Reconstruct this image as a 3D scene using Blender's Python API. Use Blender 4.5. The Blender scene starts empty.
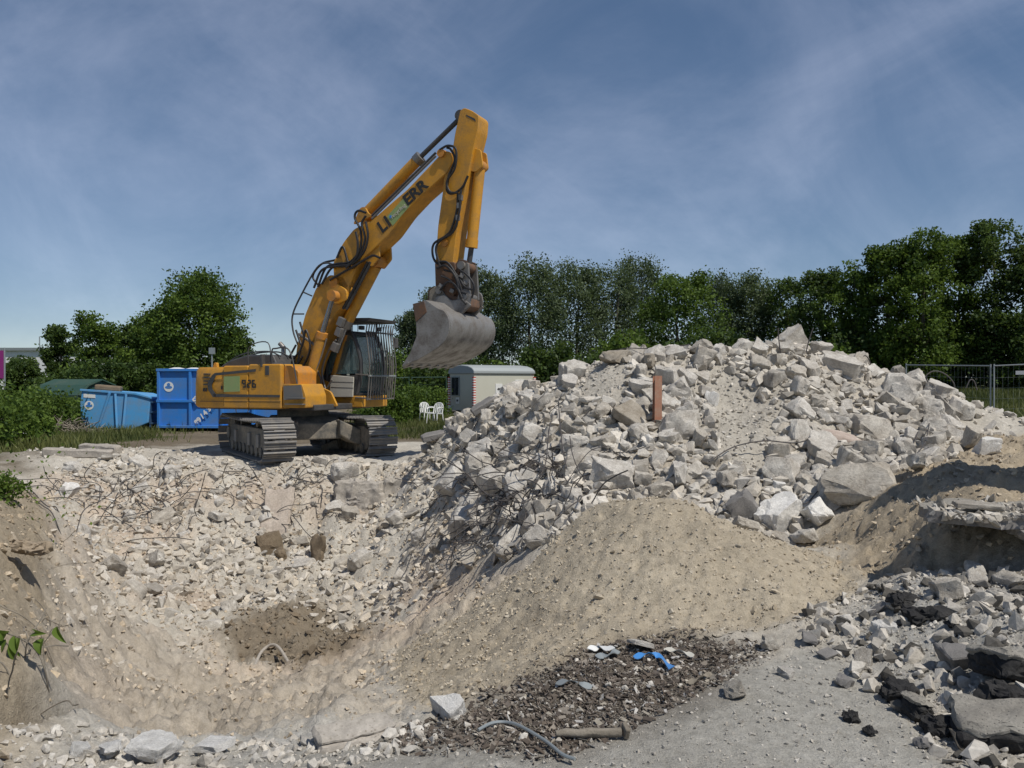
import bpy, bmesh, math, random
import numpy as np
from mathutils import Vector, Matrix, Euler, noise as mnoise
R = math.radians
scn = bpy.context.scene
COL = scn.collection

# ------------------------------------------------------------------ camera, sky, sun, exposure
EYE, FPX, HOR = 1.7, 796.0, 380.0
cam_d = bpy.data.cameras.new('camera'); cam = bpy.data.objects.new('camera', cam_d); COL.objects.link(cam)
cam_d.sensor_width = 36.0; cam_d.lens = FPX / 1024 * 36
cam_d.clip_start = 0.05; cam_d.clip_end = 6000
cam.location = (0, 0, EYE); cam.rotation_euler = (R(90) - math.atan((384 - HOR) / FPX), 0, 0)
scn.camera = cam

SUN = Vector((0.50, -0.44, 1.02)).normalized()          # towards the sun
ELEV = math.asin(SUN.z); AZ = math.atan2(SUN.x, SUN.y)  # azimuth from +Y clockwise
world = bpy.data.worlds.new('World'); scn.world = world; world.use_nodes = True
wt = world.node_tree; wt.nodes.clear()
def wn(t, **k):
    n = wt.nodes.new(t)
    for a, b in k.items(): setattr(n, a, b)
    return n
sky = wn('ShaderNodeTexSky', sky_type='NISHITA', sun_disc=False, sun_elevation=ELEV, sun_rotation=AZ,
         altitude=1500, air_density=0.85, dust_density=0.0, ozone_density=2.0)
tc = wn('ShaderNodeTexCoord'); sep = wn('ShaderNodeSeparateXYZ')
wt.links.new(tc.outputs['Generated'], sep.inputs[0])
def wm(op, a, b=None, c=None):
    n = wn('ShaderNodeMath', operation=op)
    for i, x in enumerate((a, b, c)):
        if x is None: continue
        if isinstance(x, (int, float)): n.inputs[i].default_value = x
        else: wt.links.new(x, n.inputs[i])
    return n.outputs[0]
def cirrus(rot, sc, scale, detail, dist, lo, hi, off=0.0):
    mp = wn('ShaderNodeMapping', vector_type='TEXTURE'); mp.inputs['Rotation'].default_value = (0, R(rot), 0); mp.inputs['Scale'].default_value = sc
    mp.inputs['Location'].default_value = (off, off * 1.7, off * .6)
    wt.links.new(tc.outputs['Generated'], mp.inputs[0])
    nz = wn('ShaderNodeTexNoise'); nz.inputs['Scale'].default_value = scale; nz.inputs['Detail'].default_value = detail
    nz.inputs['Roughness'].default_value = 0.6; nz.inputs['Distortion'].default_value = dist
    wt.links.new(mp.outputs[0], nz.inputs['Vector'])
    mr = wn('ShaderNodeMapRange', interpolation_type='SMOOTHSTEP')
    mr.inputs['From Min'].default_value = lo; mr.inputs['From Max'].default_value = hi
    wt.links.new(nz.outputs['Fac'], mr.inputs['Value'])
    return mr.outputs[0]
c1 = cirrus(0, (1.6, 1, 1), 3.2, 8, 0.6, 0.42, 0.72, 4.6)
c2 = cirrus(42, (3.2, 1, 1), 5.0, 9, 0.5, 0.45, 0.76, 8.3)
c3 = cirrus(-32, (2.6, 1, 1), 4.0, 9, 0.6, 0.43, 0.76, 2.2)
cl = wm('ADD', wm('MULTIPLY', c1, 0.55), wm('ADD', wm('MULTIPLY', c2, 0.42), wm('MULTIPLY', c3, 0.42)))
mixc = wn('ShaderNodeMix', data_type='RGBA', blend_type='ADD'); mixc.clamp_factor = False
wt.links.new(cl, mixc.inputs['Factor'])
hs = wn('ShaderNodeHueSaturation'); hs.inputs['Saturation'].default_value = 1.22; hs.inputs['Value'].default_value = 1.0
hs.inputs['Hue'].default_value = 0.503
gm = wn('ShaderNodeGamma'); gm.inputs['Gamma'].default_value = 0.70
wt.links.new(sky.outputs[0], gm.inputs['Color']); wt.links.new(gm.outputs[0], hs.inputs['Color'])
wt.links.new(hs.outputs[0], mixc.inputs['A'])
mixc.inputs['B'].default_value = (1.42, 1.38, 1.50, 1)
bg = wn('ShaderNodeBackground'); bg.inputs['Strength'].default_value = 0.122
wt.links.new(mixc.outputs['Result'], bg.inputs['Color'])
wo = wn('ShaderNodeOutputWorld'); wt.links.new(bg.outputs[0], wo.inputs[0])

sd = bpy.data.lights.new('sun', 'SUN'); sd.energy = 3.6; sd.angle = R(0.53); sd.color = (1.0, 0.95, 0.87)
so = bpy.data.objects.new('sun', sd); COL.objects.link(so)
so.rotation_euler = SUN.to_track_quat('Z', 'Y').to_euler(); so.location = (8, -7, 30)
scn.view_settings.view_transform = 'Standard'; scn.view_settings.look = 'None'
scn.view_settings.gamma = 1.0; scn.view_settings.exposure = 0.13
scn.render.engine = 'CYCLES'

# ------------------------------------------------------------------ helpers
def tag(o, label=None, cat=None, group=None, kind=None):
    if label: o['label'] = label
    if cat: o['category'] = cat
    if group: o['group'] = group
    if kind: o['kind'] = kind
    return o
def empty(name, loc=(0, 0, 0), rz=0.0, parent=None):
    o = bpy.data.objects.new(name, None); COL.objects.link(o); o.empty_display_size = 0.3
    o.location = loc; o.rotation_euler = (0, 0, rz); o.parent = parent
    return o
def link(name, me, parent=None, mat=None):
    o = bpy.data.objects.new(name, me); COL.objects.link(o); o.parent = parent
    if mat is not None and not me.materials: me.materials.append(mat)
    return o
class MB:
    def __init__(s): s.v = []; s.f = []
    def add(s, vs, fs):
        b = len(s.v); s.v += [tuple(p) for p in vs]; s.f += [tuple(i + b for i in f) for f in fs]
    def box(s, c, d, rot=None):
        x, y, z = [k / 2 for k in d]
        m = Euler(rot).to_matrix() if rot else Matrix.Identity(3)
        c = Vector(c)
        vs = [c + m @ Vector((i * x, j * y, k * z)) for k in (-1, 1) for j in (-1, 1) for i in (-1, 1)]
        s.add(vs, [(0, 2, 3, 1), (4, 5, 7, 6), (0, 1, 5, 4), (2, 6, 7, 3), (0, 4, 6, 2), (1, 3, 7, 5)])
        return s
    def prism(s, poly, w0, w1, fn=None):
        """poly of (a,b); extruded in w; default maps to (a, w, b)"""
        fn = fn or (lambda a, b, w: (a, w, b))
        n = len(poly)
        vs = [fn(a, b, w0) for a, b in poly] + [fn(a, b, w1) for a, b in poly]
        fs = [tuple(range(n)), tuple(range(2 * n - 1, n - 1, -1))]
        fs += [(i, i + n, (i + 1) % n + n, (i + 1) % n) for i in range(n)]
        s.add(vs, fs); return s
    def tube(s, pts, r, n=8, caps=True):
        pts = [Vector(p) for p in pts]; m = len(pts)
        rr = r if hasattr(r, '__len__') else [r] * m
        up = None; vs = []
        for i, p in enumerate(pts):
            t = (pts[min(i + 1, m - 1)] - pts[max(i - 1, 0)])
            t = t.normalized() if t.length > 1e-9 else Vector((0, 0, 1))
            if up is None:
                up = Vector((0, 0, 1)) if abs(t.z) < 0.9 else Vector((1, 0, 0))
            up = (up - t * up.dot(t))
            if up.length < 1e-6: up = t.orthogonal()
            up.normalize(); b = t.cross(up)
            for k in range(n):
                a = 2 * math.pi * k / n
                vs.append(p + (up * math.cos(a) + b * math.sin(a)) * rr[i])
        fs = []
        for i in range(m - 1):
            for k in range(n):
                k2 = (k + 1) % n
                fs.append((i * n + k, i * n + k2, (i + 1) * n + k2, (i + 1) * n + k))
        if caps:
            fs.append(tuple(range(n - 1, -1, -1))); fs.append(tuple((m - 1) * n + k for k in range(n)))
        s.add(vs, fs); return s
    def mesh(s, name, mat=None, smooth=False, angle=None):
        me = bpy.data.meshes.new(name); me.from_pydata(s.v, [], s.f)
        bm = bmesh.new(); bm.from_mesh(me); bmesh.ops.recalc_face_normals(bm, faces=bm.faces); bm.to_mesh(me); bm.free()
        if mat is not None: me.materials.append(mat)
        if smooth:
            me.shade_smooth()
            me.set_sharp_from_angle(angle=R(angle or 40))
        me.update(); return me
    def build(s, name, mat, parent=None, smooth=False, bevel=0.0, angle=None):
        o = link(name, s.mesh(name, mat, smooth, angle), parent)
        if bevel:
            b = o.modifiers.new('bevel', 'BEVEL'); b.width = bevel; b.segments = 2; b.limit_method = 'ANGLE'; b.angle_limit = R(35)
        return o
def bez(pts, n=8):
    """Catmull-Rom through pts"""
    P = [Vector(p) for p in pts]; P = [P[0] * 2 - P[1]] + P + [P[-1] * 2 - P[-2]]
    out = []
    for i in range(1, len(P) - 2):
        for k in range(n):
            t = k / n; a, b, c, d = P[i - 1:i + 3]
            out.append(0.5 * ((2 * b) + (c - a) * t + (2 * a - 5 * b + 4 * c - d) * t * t + (3 * b - a - 3 * c + d) * t ** 3))
    out.append(P[-2]); return out
def np_mesh(name, verts, faces, mat=None, colors=None):
    """verts (n,3), faces (m,k) all same k"""
    me = bpy.data.meshes.new(name); n = len(verts); m, k = faces.shape
    me.vertices.add(n); me.vertices.foreach_set('co', np.ascontiguousarray(verts, dtype=np.float32).ravel())
    me.loops.add(m * k); me.loops.foreach_set('vertex_index', np.ascontiguousarray(faces, dtype=np.int32).ravel())
    me.polygons.add(m); me.polygons.foreach_set('loop_start', np.arange(0, m * k, k, dtype=np.int32))
    if colors is not None:
        a = me.color_attributes.new('tint', 'FLOAT_COLOR', 'POINT')
        c = np.ones((n, 4), dtype=np.float32); c[:, :colors.shape[1]] = colors
        a.data.foreach_set('color', c.ravel())
    me.update(calc_edges=True); me.validate(); me.shade_flat()
    if mat is not None: me.materials.append(mat)
    return me

# ------------------------------------------------------------------ materials
MATS = {}
def new_mat(name):
    m = bpy.data.materials.new(name); m.use_nodes = True; nt = m.node_tree
    b = nt.nodes['Principled BSDF']; MATS[name] = m
    return m, nt, b
def nod(nt, t, **k):
    n = nt.nodes.new(t)
    for a, b in k.items(): setattr(n, a, b)
    return n
def tex_noise(nt, scale, detail=6, rough=0.6, coord='Object', sc=None):
    t = nod(nt, 'ShaderNodeTexCoord'); n = nod(nt, 'ShaderNodeTexNoise')
    n.inputs['Scale'].default_value = scale; n.inputs['Detail'].default_value = detail; n.inputs['Roughness'].default_value = rough
    src = t.outputs[coord]
    if sc:
        mp = nod(nt, 'ShaderNodeMapping'); mp.inputs['Scale'].default_value = sc
        nt.links.new(src, mp.inputs[0]); src = mp.outputs[0]
    nt.links.new(src, n.inputs['Vector']); return n
def ramp(nt, fac, stops):
    r = nod(nt, 'ShaderNodeValToRGB')
    els = r.color_ramp.elements
    while len(els) < len(stops): els.new(0.5)
    for e, (p, c) in zip(els, stops):
        e.position = p; e.color = (*c, 1) if len(c) == 3 else c
    nt.links.new(fac, r.inputs[0]); return r.outputs[0]
def mix(nt, fac, a, b, mode='MIX'):
    n = nod(nt, 'ShaderNodeMix', data_type='RGBA', blend_type=mode)
    for s, x in (('Factor', fac), ('A', a), ('B', b)):
        i = n.inputs[s] if s == 'Factor' else [q for q in n.inputs if q.name == s and q.type == 'RGBA'][0]
        if s == 'Factor': i = n.inputs[0]
        if isinstance(x, (int, float)): i.default_value = x
        elif isinstance(x, tuple): i.default_value = (*x, 1) if len(x) == 3 else x
        else: nt.links.new(x, i)
    return [q for q in n.outputs if q.type == 'RGBA'][0]
def bump(nt, b, height, strength=0.3, dist=0.02):
    n = nod(nt, 'ShaderNodeBump'); n.inputs['Strength'].default_value = strength; n.inputs['Distance'].default_value = dist
    nt.links.new(height, n.inputs['Height']); nt.links.new(n.outputs[0], b.inputs['Normal']); return n
def paint(name, col, rough=0.45, dirt=(0.22, 0.18, 0.13), amount=0.35, scale=2.5, metallic=0.0, bmp=0.08, spec=0.5):
    m, nt, b = new_mat(name)
    n1 = tex_noise(nt, scale, 8, 0.65); n2 = tex_noise(nt, scale * 9, 5, 0.7)
    f = ramp(nt, n1.outputs['Fac'], [(0.42, (0, 0, 0)), (0.75, (1, 1, 1))])
    f2 = ramp(nt, n2.outputs['Fac'], [(0.5, (0, 0, 0)), (0.72, (1, 1, 1))])
    mx = nod(nt, 'ShaderNodeMath', operation='MULTIPLY_ADD'); nt.links.new(f, mx.inputs[0]); mx.inputs[1].default_value = amount
    m2 = nod(nt, 'ShaderNodeMath', operation='MULTIPLY'); nt.links.new(f2, m2.inputs[0]); m2.inputs[1].default_value = amount * 0.45
    nt.links.new(m2.outputs[0], mx.inputs[2]); mx.use_clamp = True
    c = mix(nt, mx.outputs[0], col, dirt); nt.links.new(c, b.inputs['Base Color'])
    rr = nod(nt, 'ShaderNodeMath', operation='MULTIPLY_ADD'); nt.links.new(mx.outputs[0], rr.inputs[0]); rr.inputs[1].default_value = 0.5; rr.inputs[2].default_value = rough
    rr.use_clamp = True; nt.links.new(rr.outputs[0], b.inputs['Roughness'])
    b.inputs['Metallic'].default_value = metallic; b.inputs['Specular IOR Level'].default_value = spec
    if bmp: bump(nt, b, n2.outputs['Fac'], bmp, 0.01)
    return m
def stone(name, c0, c1, scale=3.0, fine=40, tint=None, objrand=0.0, bmp=0.6, speck=None):
    m, nt, b = new_mat(name)
    n1 = tex_noise(nt, scale, 8, 0.65); n2 = tex_noise(nt, fine, 6, 0.75)
    c = ramp(nt, n1.outputs['Fac'], [(0.3, c0), (0.68, c1)])
    fine_c = ramp(nt, n2.outputs['Fac'], [(0.3, (0.62, 0.62, 0.62)), (0.7, (1.25, 1.25, 1.25))])
    c = mix(nt, 0.8, c, fine_c, 'MULTIPLY')
    if speck:
        v = nod(nt, 'ShaderNodeTexVoronoi'); v.inputs['Scale'].default_value = speck[0]
        t = nod(nt, 'ShaderNodeTexCoord'); nt.links.new(t.outputs['Object'], v.inputs['Vector'])
        f = ramp(nt, v.outputs['Distance'], [(0.12, (1, 1, 1)), (0.24, (0, 0, 0))])
        c = mix(nt, f, c, speck[1])
    if tint:
        a = nod(nt, 'ShaderNodeVertexColor', layer_name='tint'); c = mix(nt, 1.0, c, a.outputs[0], 'MULTIPLY')
    if objrand:
        oi = nod(nt, 'ShaderNodeObjectInfo')
        lo = 1 - objrand
        rc = ramp(nt, oi.outputs['Random'], [(0.0, (lo, lo * .97, lo * .93)), (0.35, (0.93, 0.89, 0.83)), (0.6, (1.0, 0.98, 0.95)), (1.0, (1.08, 1.07, 1.06))])
        c = mix(nt, 1.0, c, rc, 'MULTIPLY')
    nt.links.new(c, b.inputs['Base Color']); b.inputs['Roughness'].default_value = 0.95; b.inputs['Specular IOR Level'].default_value = 0.2
    ad = nod(nt, 'ShaderNodeMath', operation='ADD'); nt.links.new(n1.outputs['Fac'], ad.inputs[0]); nt.links.new(n2.outputs['Fac'], ad.inputs[1])
    bump(nt, b, ad.outputs[0], bmp, 0.014)
    return m
def leafmat(name, c0, c1, trans=0.35):
    m, nt, b = new_mat(name)
    a = nod(nt, 'ShaderNodeVertexColor', layer_name='tint')
    sp = nod(nt, 'ShaderNodeSeparateColor'); nt.links.new(a.outputs[0], sp.inputs[0])
    c = mix(nt, sp.outputs[0], c0, c1)
    nt.links.new(c, b.inputs['Base Color']); b.inputs['Roughness'].default_value = 0.55; b.inputs['Specular IOR Level'].default_value = 0.25
    tr = nod(nt, 'ShaderNodeBsdfTranslucent'); nt.links.new(mix(nt, 0.5, c, (0.14, 0.20, 0.03)), tr.inputs['Color'])
    ms = nod(nt, 'ShaderNodeMixShader'); ms.inputs[0].default_value = trans
    nt.links.new(b.outputs[0], ms.inputs[1]); nt.links.new(tr.outputs[0], ms.inputs[2])
    nt.links.new(ms.outputs[0], nt.nodes['Material Output'].inputs['Surface'])
    return m
DUST = (0.36, 0.31, 0.24)
M_YEL = paint('machine_yellow', (0.585, 0.275, 0.02), 0.44, (0.24, 0.155, 0.07), 0.72, 3.2)
M_YELD = paint('worn_yellow', (0.55, 0.22, 0.02), 0.5, (0.20, 0.15, 0.10), 0.75, 4.0)
M_DARK = paint('dark_grey_paint', (0.045, 0.047, 0.05), 0.5, (0.16, 0.14, 0.12), 0.4, 2.5)
M_BLACK = paint('black_rubber', (0.012, 0.012, 0.014), 0.45, (0.08, 0.07, 0.06), 0.25, 5)
M_STEEL = paint('worn_steel', (0.20, 0.195, 0.19), 0.42, (0.30, 0.26, 0.21), 0.6, 3.0, 0.55)
M_BUCKET = paint('dusty_bucket_steel', (0.27, 0.258, 0.242), 0.45, (0.11, 0.092, 0.076), 0.9, 3.4, 0.35, 0.3)
M_RUST = paint('rusty_steel', (0.12, 0.08, 0.06), 0.7, (0.24, 0.12, 0.06), 0.8, 6, 0.2, 0.2)
M_SHOE = paint('track_shoe_steel', (0.20, 0.195, 0.19), 0.6, (0.38, 0.34, 0.28), 0.85, 5, 0.2, 0.2)
M_UNDER = paint('dirty_undercarriage', (0.10, 0.095, 0.085), 0.7, (0.36, 0.31, 0.24), 1.0, 2.2, 0.05, 0.25)
M_CHROME = paint('cylinder_rod', (0.30, 0.31, 0.33), 0.18, (0.12, 0.11, 0.1), 0.3, 4, 0.9)
M_BEIGE = paint('pale_panel', (0.55, 0.53, 0.46), 0.5, DUST, 0.3, 3)
M_GREEN = paint('green_sticker', (0.24, 0.34, 0.13), 0.5, (0.36, 0.34, 0.16), 0.6, 6)
M_TXT = paint('dark_lettering', (0.02, 0.02, 0.02), 0.5, (0.1, 0.08, 0.05), 0.2, 5)
M_BLUE = paint('container_blue', (0.03, 0.21, 0.62), 0.5, (0.13, 0.18, 0.26), 0.6, 1.5)
M_BLUE2 = paint('skip_light_blue', (0.08, 0.33, 0.64), 0.55, (0.22, 0.23, 0.24), 0.6, 2.4)
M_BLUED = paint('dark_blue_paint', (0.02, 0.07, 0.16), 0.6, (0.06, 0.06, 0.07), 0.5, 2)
M_WHITE = paint('white_plastic', (0.75, 0.75, 0.72), 0.45, (0.45, 0.42, 0.36), 0.25, 3)
M_CREAM = paint('trailer_cream', (0.54, 0.53, 0.44), 0.55, (0.42, 0.39, 0.30), 0.3, 0.9)
M_ROOF = paint('trailer_roof_grey', (0.34, 0.37, 0.37), 0.5, (0.3, 0.3, 0.28), 0.3, 1.2)
M_GALV = paint('galvanised', (0.33, 0.36, 0.36), 0.45, (0.25, 0.25, 0.23), 0.3, 3, 0.5)
M_REBAR = paint('rebar_steel', (0.065, 0.063, 0.064), 0.7, (0.15, 0.11, 0.085), 0.45, 9, 0.2)
M_WOOD = paint('weathered_wood', (0.25, 0.22, 0.175), 0.85, (0.13, 0.11, 0.085), 1.0, 9, 0.0, 0.5)
M_BRED = paint('red_oxide_beam', (0.34, 0.14, 0.08), 0.7, (0.36, 0.28, 0.21), 0.9, 6)
M_REDP = paint('red_plastic', (0.50, 0.06, 0.04), 0.5, (0.4, 0.3, 0.25), 0.3, 8)
M_MAG = paint('magenta_banner', (0.24, 0.015, 0.16), 0.6, (0.2, 0.05, 0.15), 0.3, 3)
M_SHED = paint('green_tarpaulin', (0.025, 0.07, 0.05), 0.6, (0.09, 0.10, 0.07), 0.5, 1.0)
M_PLAST = paint('blue_plastic', (0.05, 0.24, 0.60), 0.4, (0.2, 0.25, 0.3), 0.3, 8)
M_HALL = paint('hall_white', (0.72, 0.73, 0.72), 0.6, (0.5, 0.5, 0.48), 0.3, 0.1)
M_BARK = stone('bark', (0.06, 0.05, 0.04), (0.15, 0.13, 0.10), 3, 30)
M_CONC = stone('broken_concrete', (0.34, 0.312, 0.275), (0.63, 0.61, 0.565), 2.6, 20, objrand=0.32, bmp=1.0)
M_WHITEC = stone('white_crushed_concrete', (0.58, 0.56, 0.52), (0.82, 0.80, 0.76), 3.5, 18, bmp=1.0)
M_CONCT = stone('broken_concrete_small', (0.40, 0.37, 0.325), (0.60, 0.57, 0.515), 3.0, 40, tint=True)
M_SLABW = stone('wall_concrete', (0.33, 0.30, 0.255), (0.45, 0.41, 0.36), 1.2, 25, speck=(40, (0.27, 0.24, 0.2)))
M_BROWNC = stone('soil_stained_concrete', (0.15, 0.115, 0.08), (0.24, 0.19, 0.13), 3, 30)
M_BROWNC2 = stone('dry_bank_soil', (0.25, 0.20, 0.14), (0.36, 0.29, 0.21), 3, 30, bmp=0.9)
M_PINKC = stone('pinkish_dusty_concrete', (0.36, 0.30, 0.245), (0.48, 0.42, 0.355), 2.2, 25)
M_DARKC = stone('dark_and_shaded_concrete', (0.16, 0.155, 0.15), (0.27, 0.255, 0.24), 2.2, 30)  # dark stone; also the bucket shade painted into two pieces by the track
M_LAYER = stone('bedded_brown_concrete', (0.22, 0.185, 0.14), (0.40, 0.36, 0.30), 4.0, 30)
M_REDC = stone('reddish_concrete', (0.38, 0.30, 0.25), (0.50, 0.42, 0.36), 3, 30)
M_ASPH = stone('old_asphalt', (0.022, 0.022, 0.024), (0.065, 0.063, 0.06), 5, 60, bmp=0.9)
M_ASPHT = stone('dusty_asphalt_top', (0.20, 0.185, 0.16), (0.33, 0.31, 0.27), 3, 70, speck=(60, (0.08, 0.075, 0.07)))
M_LITTER = stone('litter_flakes', (0.9, 0.9, 0.9), (1, 1, 1), 4, 40, tint=True, bmp=0.1)
M_LEAFD = leafmat('leaf_dark', (0.024, 0.048, 0.014), (0.095, 0.15, 0.034), 0.38)
M_LEAFG = leafmat('leaf_green', (0.034, 0.07, 0.014), (0.145, 0.22, 0.035), 0.42)
M_LEAFW = leafmat('leaf_grey_green', (0.034, 0.056, 0.03), (0.13, 0.17, 0.085), 0.35)
M_GRASS = leafmat('grass_blade', (0.045, 0.065, 0.018), (0.16, 0.17, 0.055), 0.25)
def glass():
    m, nt, b = new_mat('cab_glass')
    b.inputs['Base Color'].default_value = (0.10, 0.17, 0.18, 1); b.inputs['Roughness'].default_value = 0.08
    b.inputs['Specular IOR Level'].default_value = 0.8; b.inputs['Alpha'].default_value = 0.55
    return m
M_GLASS = glass()
def dglass():
    m, nt, b = new_mat('dark_window_glass')
    b.inputs['Base Color'].default_value = (0.02, 0.025, 0.035, 1); b.inputs['Roughness'].default_value = 0.1
    return m
M_DGLASS = dglass()
def ground_mat(name='ground_soil'):
    m, nt, b = new_mat(name)
    a = nod(nt, 'ShaderNodeVertexColor', layer_name='tint')
    n1 = tex_noise(nt, 0.9, 6, 0.6, 'Object'); n2 = tex_noise(nt, 14, 8, 0.72, 'Object'); n3 = tex_noise(nt, 90, 4, 0.7, 'Object')
    f1 = ramp(nt, n1.outputs['Fac'], [(0.3, (0.84, 0.83, 0.82)), (0.7, (1.12, 1.12, 1.12))])
    f2 = ramp(nt, n2.outputs['Fac'], [(0.28, (0.66, 0.65, 0.63)), (0.72, (1.25, 1.25, 1.25))])
    f3 = ramp(nt, n3.outputs['Fac'], [(0.3, (0.72, 0.72, 0.72)), (0.7, (1.2, 1.2, 1.2))])
    c = mix(nt, 1.0, a.outputs[0], f1, 'MULTIPLY'); c = mix(nt, 0.85, c, f2, 'MULTIPLY'); c = mix(nt, 0.7, c, f3, 'MULTIPLY')
    nt.links.new(c, b.inputs['Base Color']); b.inputs['Roughness'].default_value = 0.97; b.inputs['Specular IOR Level'].default_value = 0.15
    ad = nod(nt, 'ShaderNodeMath', operation='MULTIPLY_ADD'); nt.links.new(n3.outputs['Fac'], ad.inputs[0]); ad.inputs[1].default_value = 0.35
    nt.links.new(n2.outputs['Fac'], ad.inputs[2])
    bump(nt, b, ad.outputs[0], 0.75, 0.05)
    return m
M_GROUND = ground_mat()

# ------------------------------------------------------------------ terrain
def pix(u, v, Y):                       # pixel + distance -> world point
    return ((u - 512) / FPX * Y, Y, EYE + (HOR - v) / FPX * Y)
_ctl = [pix(*p) for p in [
 # left bank and pit
 (20,640,4.5),(25,705,4.0),(2,562,6.5),(12,500,10),(44,503,11.5),(0,470,13),
 (112,615,10.0),(150,640,10.3),(100,742,4.0),(92,552,12.6),(95,602,10.6),(93,645,8.6),(92,692,6.4),(95,728,4.9),(30,541,8.0),(26,592,6.0),(30,642,4.9),(40,690,4.2),(36,520,9.6),(75,575,10.2),(72,625,8.0),(76,680,5.9),
 (240,630,12),(300,640,11.8),(360,640,11.5),(290,672,10.6),(200,660,10.8),(150,685,8.3),(250,692,8.4),(200,722,5.5),(320,704,6.8),(250,742,4.1),
 (300,747,3.9),(400,737,3.95),
 (300,600,13.2),(200,590,13.6),(120,560,14),(100,520,15.2),(60,482,16.5),(200,540,15),(200,500,16.1),(200,472,17),(300,560,14.7),(320,520,15.9),(340,492,16.6),
 (400,472,17),(400,524,14.7),(420,560,12.9),(400,494,16.0),(380,600,12.8),(440,600,11.0),
 (100,456,18),(240,463,17.6),(330,463,17.4),(420,456,18),
 # soil heap
 (640,500,7.6),(600,508,7.7),(700,509,7.4),(760,537,7.0),(820,574,6.6),(862,601,6.3),(560,538,7.8),(500,588,8.2),(450,628,8.4),(400,650,8.8),
 (640,640,5.3),(560,662,4.9),(500,684,4.65),(440,707,4.35),(720,635,5.4),(800,622,5.7),(640,570,6.35),(560,610,6.3),(480,652,6.2),(740,590,6.05),
 # rubble heap
 (560,535,9.6),(700,532,9.3),(780,542,9.0),(500,560,10.8),(450,540,12.8),(442,490,15.0),(434,455,16.6),
 (500,480,12.2),(560,460,11.8),(560,500,10.7),(640,450,11.5),(640,490,10.4),(720,440,11.5),(720,490,10.2),(800,430,11.8),(800,490,10.0),(880,430,12.2),(860,482,10.2),(940,430,13.5),
 (600,402,12.8),(700,392,12.9),(800,388,13),(880,398,13.3),
 (440,432,16),(480,419,15),(520,405,14.5),(560,386,14.2),(600,366,14),(650,358,14),(700,358,14),(750,356,14),(795,350,14),(840,361,14),(890,380,14.3),(930,394,14.8),(960,409,15.5),(985,432,17),
 # right bank
 (960,463,9.0),(900,491,8.6),(850,521,8.2),(820,549,7.9),(900,540,7.2),(870,577,6.8),(1000,472,8.5),(1024,482,8.0),
 (950,502,6.9),(1020,508,6.6),(900,572,6.2),(960,580,6.05),(1020,586,5.85),(940,612,5.3),(1000,642,4.6),(900,650,5.0),(850,652,5.0),(960,702,4.2),(1000,742,3.8),
 (1000,432,23)]]
_ctl += [(-1,2.6,0),(0,2.4,0),(1.5,2.6,0),(3,2.6,0.02),(0.5,4.0,0),(1.5,4.5,0),(2.4,4.6,0),(3.0,3.8,.02),(-1.5,3.2,0),(-2,3.5,0),(-2.9,3.0,.1),(5,3,.15),
 (-6,5,.3),(-8,8,.25),(-10,12,.2),(1.3,8.9,.02),(.5,8.9,-.25),(2.5,8.6,0),(3.4,8.3,.02),
 (-5.2,19.8,-.15),(-8,21,-.15),(-3,18.6,-.13),(-5.2,17.4,-.15),(-6.5,22,-.15),(-3.5,21.5,-.15),(-7.5,19,-.15),
 (-1.5,19.5,0),(1,18.7,0),(3.5,18.7,.05),(6,18.7,.1),(9,19,.15),(11.5,18,.2),(1.5,16.2,1.2),(3.5,16.2,1.25),(5.5,16.2,1.1),
 (5.5,6.5,.7),(6,5,.4),(7,8,.8),(9,11,.9),(12,14,.6),(10,24,.2),(16,26,.2),(20,35,.9),(14,29,.45),(26,42,1.3),(0,26,-.1),(0,40,-.05),(-12,30,-.25),(-18,30,-.2),(-10,24,-.2),(-20,20,-.1),(-14,16,0),
 (10,40,.7),(-30,45,-.2),(30,45,1.4),(0,62,0),(-45,62,0),(45,62,0),(-3,1.5,.05),(3,1.5,0),(-22,34,-.2),(14,16,.5)]
_ctl = np.array(_ctl, float)
def _kern(r2): return np.sqrt(r2 + 0.16)
_d = ((_ctl[:, None, :2] - _ctl[None, :, :2]) ** 2).sum(-1)
_n = len(_ctl)
_A = np.zeros((_n + 3, _n + 3)); _A[:_n, :_n] = _kern(_d) - 0.02 * np.eye(_n); _A[:_n, _n] = 1; _A[:_n, _n + 1:] = _ctl[:, :2]
_A[_n, :_n] = 1; _A[_n + 1:, :_n] = _ctl[:, :2].T
_W = np.linalg.solve(_A, np.concatenate([_ctl[:, 2], np.zeros(3)]))
def base_z(X, Y):
    X = np.asarray(X, float); Y = np.asarray(Y, float); sh = X.shape; x = X.ravel(); y = Y.ravel(); out = np.empty(x.shape)
    for i in range(0, len(x), 20000):
        xs = x[i:i + 20000]; ys = y[i:i + 20000]
        k = _kern((xs[:, None] - _ctl[None, :, 0]) ** 2 + (ys[:, None] - _ctl[None, :, 1]) ** 2)
        out[i:i + 20000] = k @ _W[:_n] + _W[_n] + _W[_n + 1] * xs + _W[_n + 2] * ys
    return out.reshape(sh)
def _hash(i, j, seed):
    h = (i.astype(np.int64) * 374761393 + j.astype(np.int64) * 668265263 + seed * 1442695041) & 0xffffffff
    h = ((h ^ (h >> 13)) * 1274126177) & 0xffffffff
    return ((h ^ (h >> 16)) & 0xffff) / 65535.0
def vnoise(x, y, seed=0):
    i = np.floor(x); j = np.floor(y); fx = x - i; fy = y - j
    fx = fx * fx * (3 - 2 * fx); fy = fy * fy * (3 - 2 * fy)
    a = _hash(i, j, seed); b = _hash(i + 1, j, seed); c = _hash(i, j + 1, seed); d = _hash(i + 1, j + 1, seed)
    return (a * (1 - fx) + b * fx) * (1 - fy) + (c * (1 - fx) + d * fx) * fy - 0.5
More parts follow.
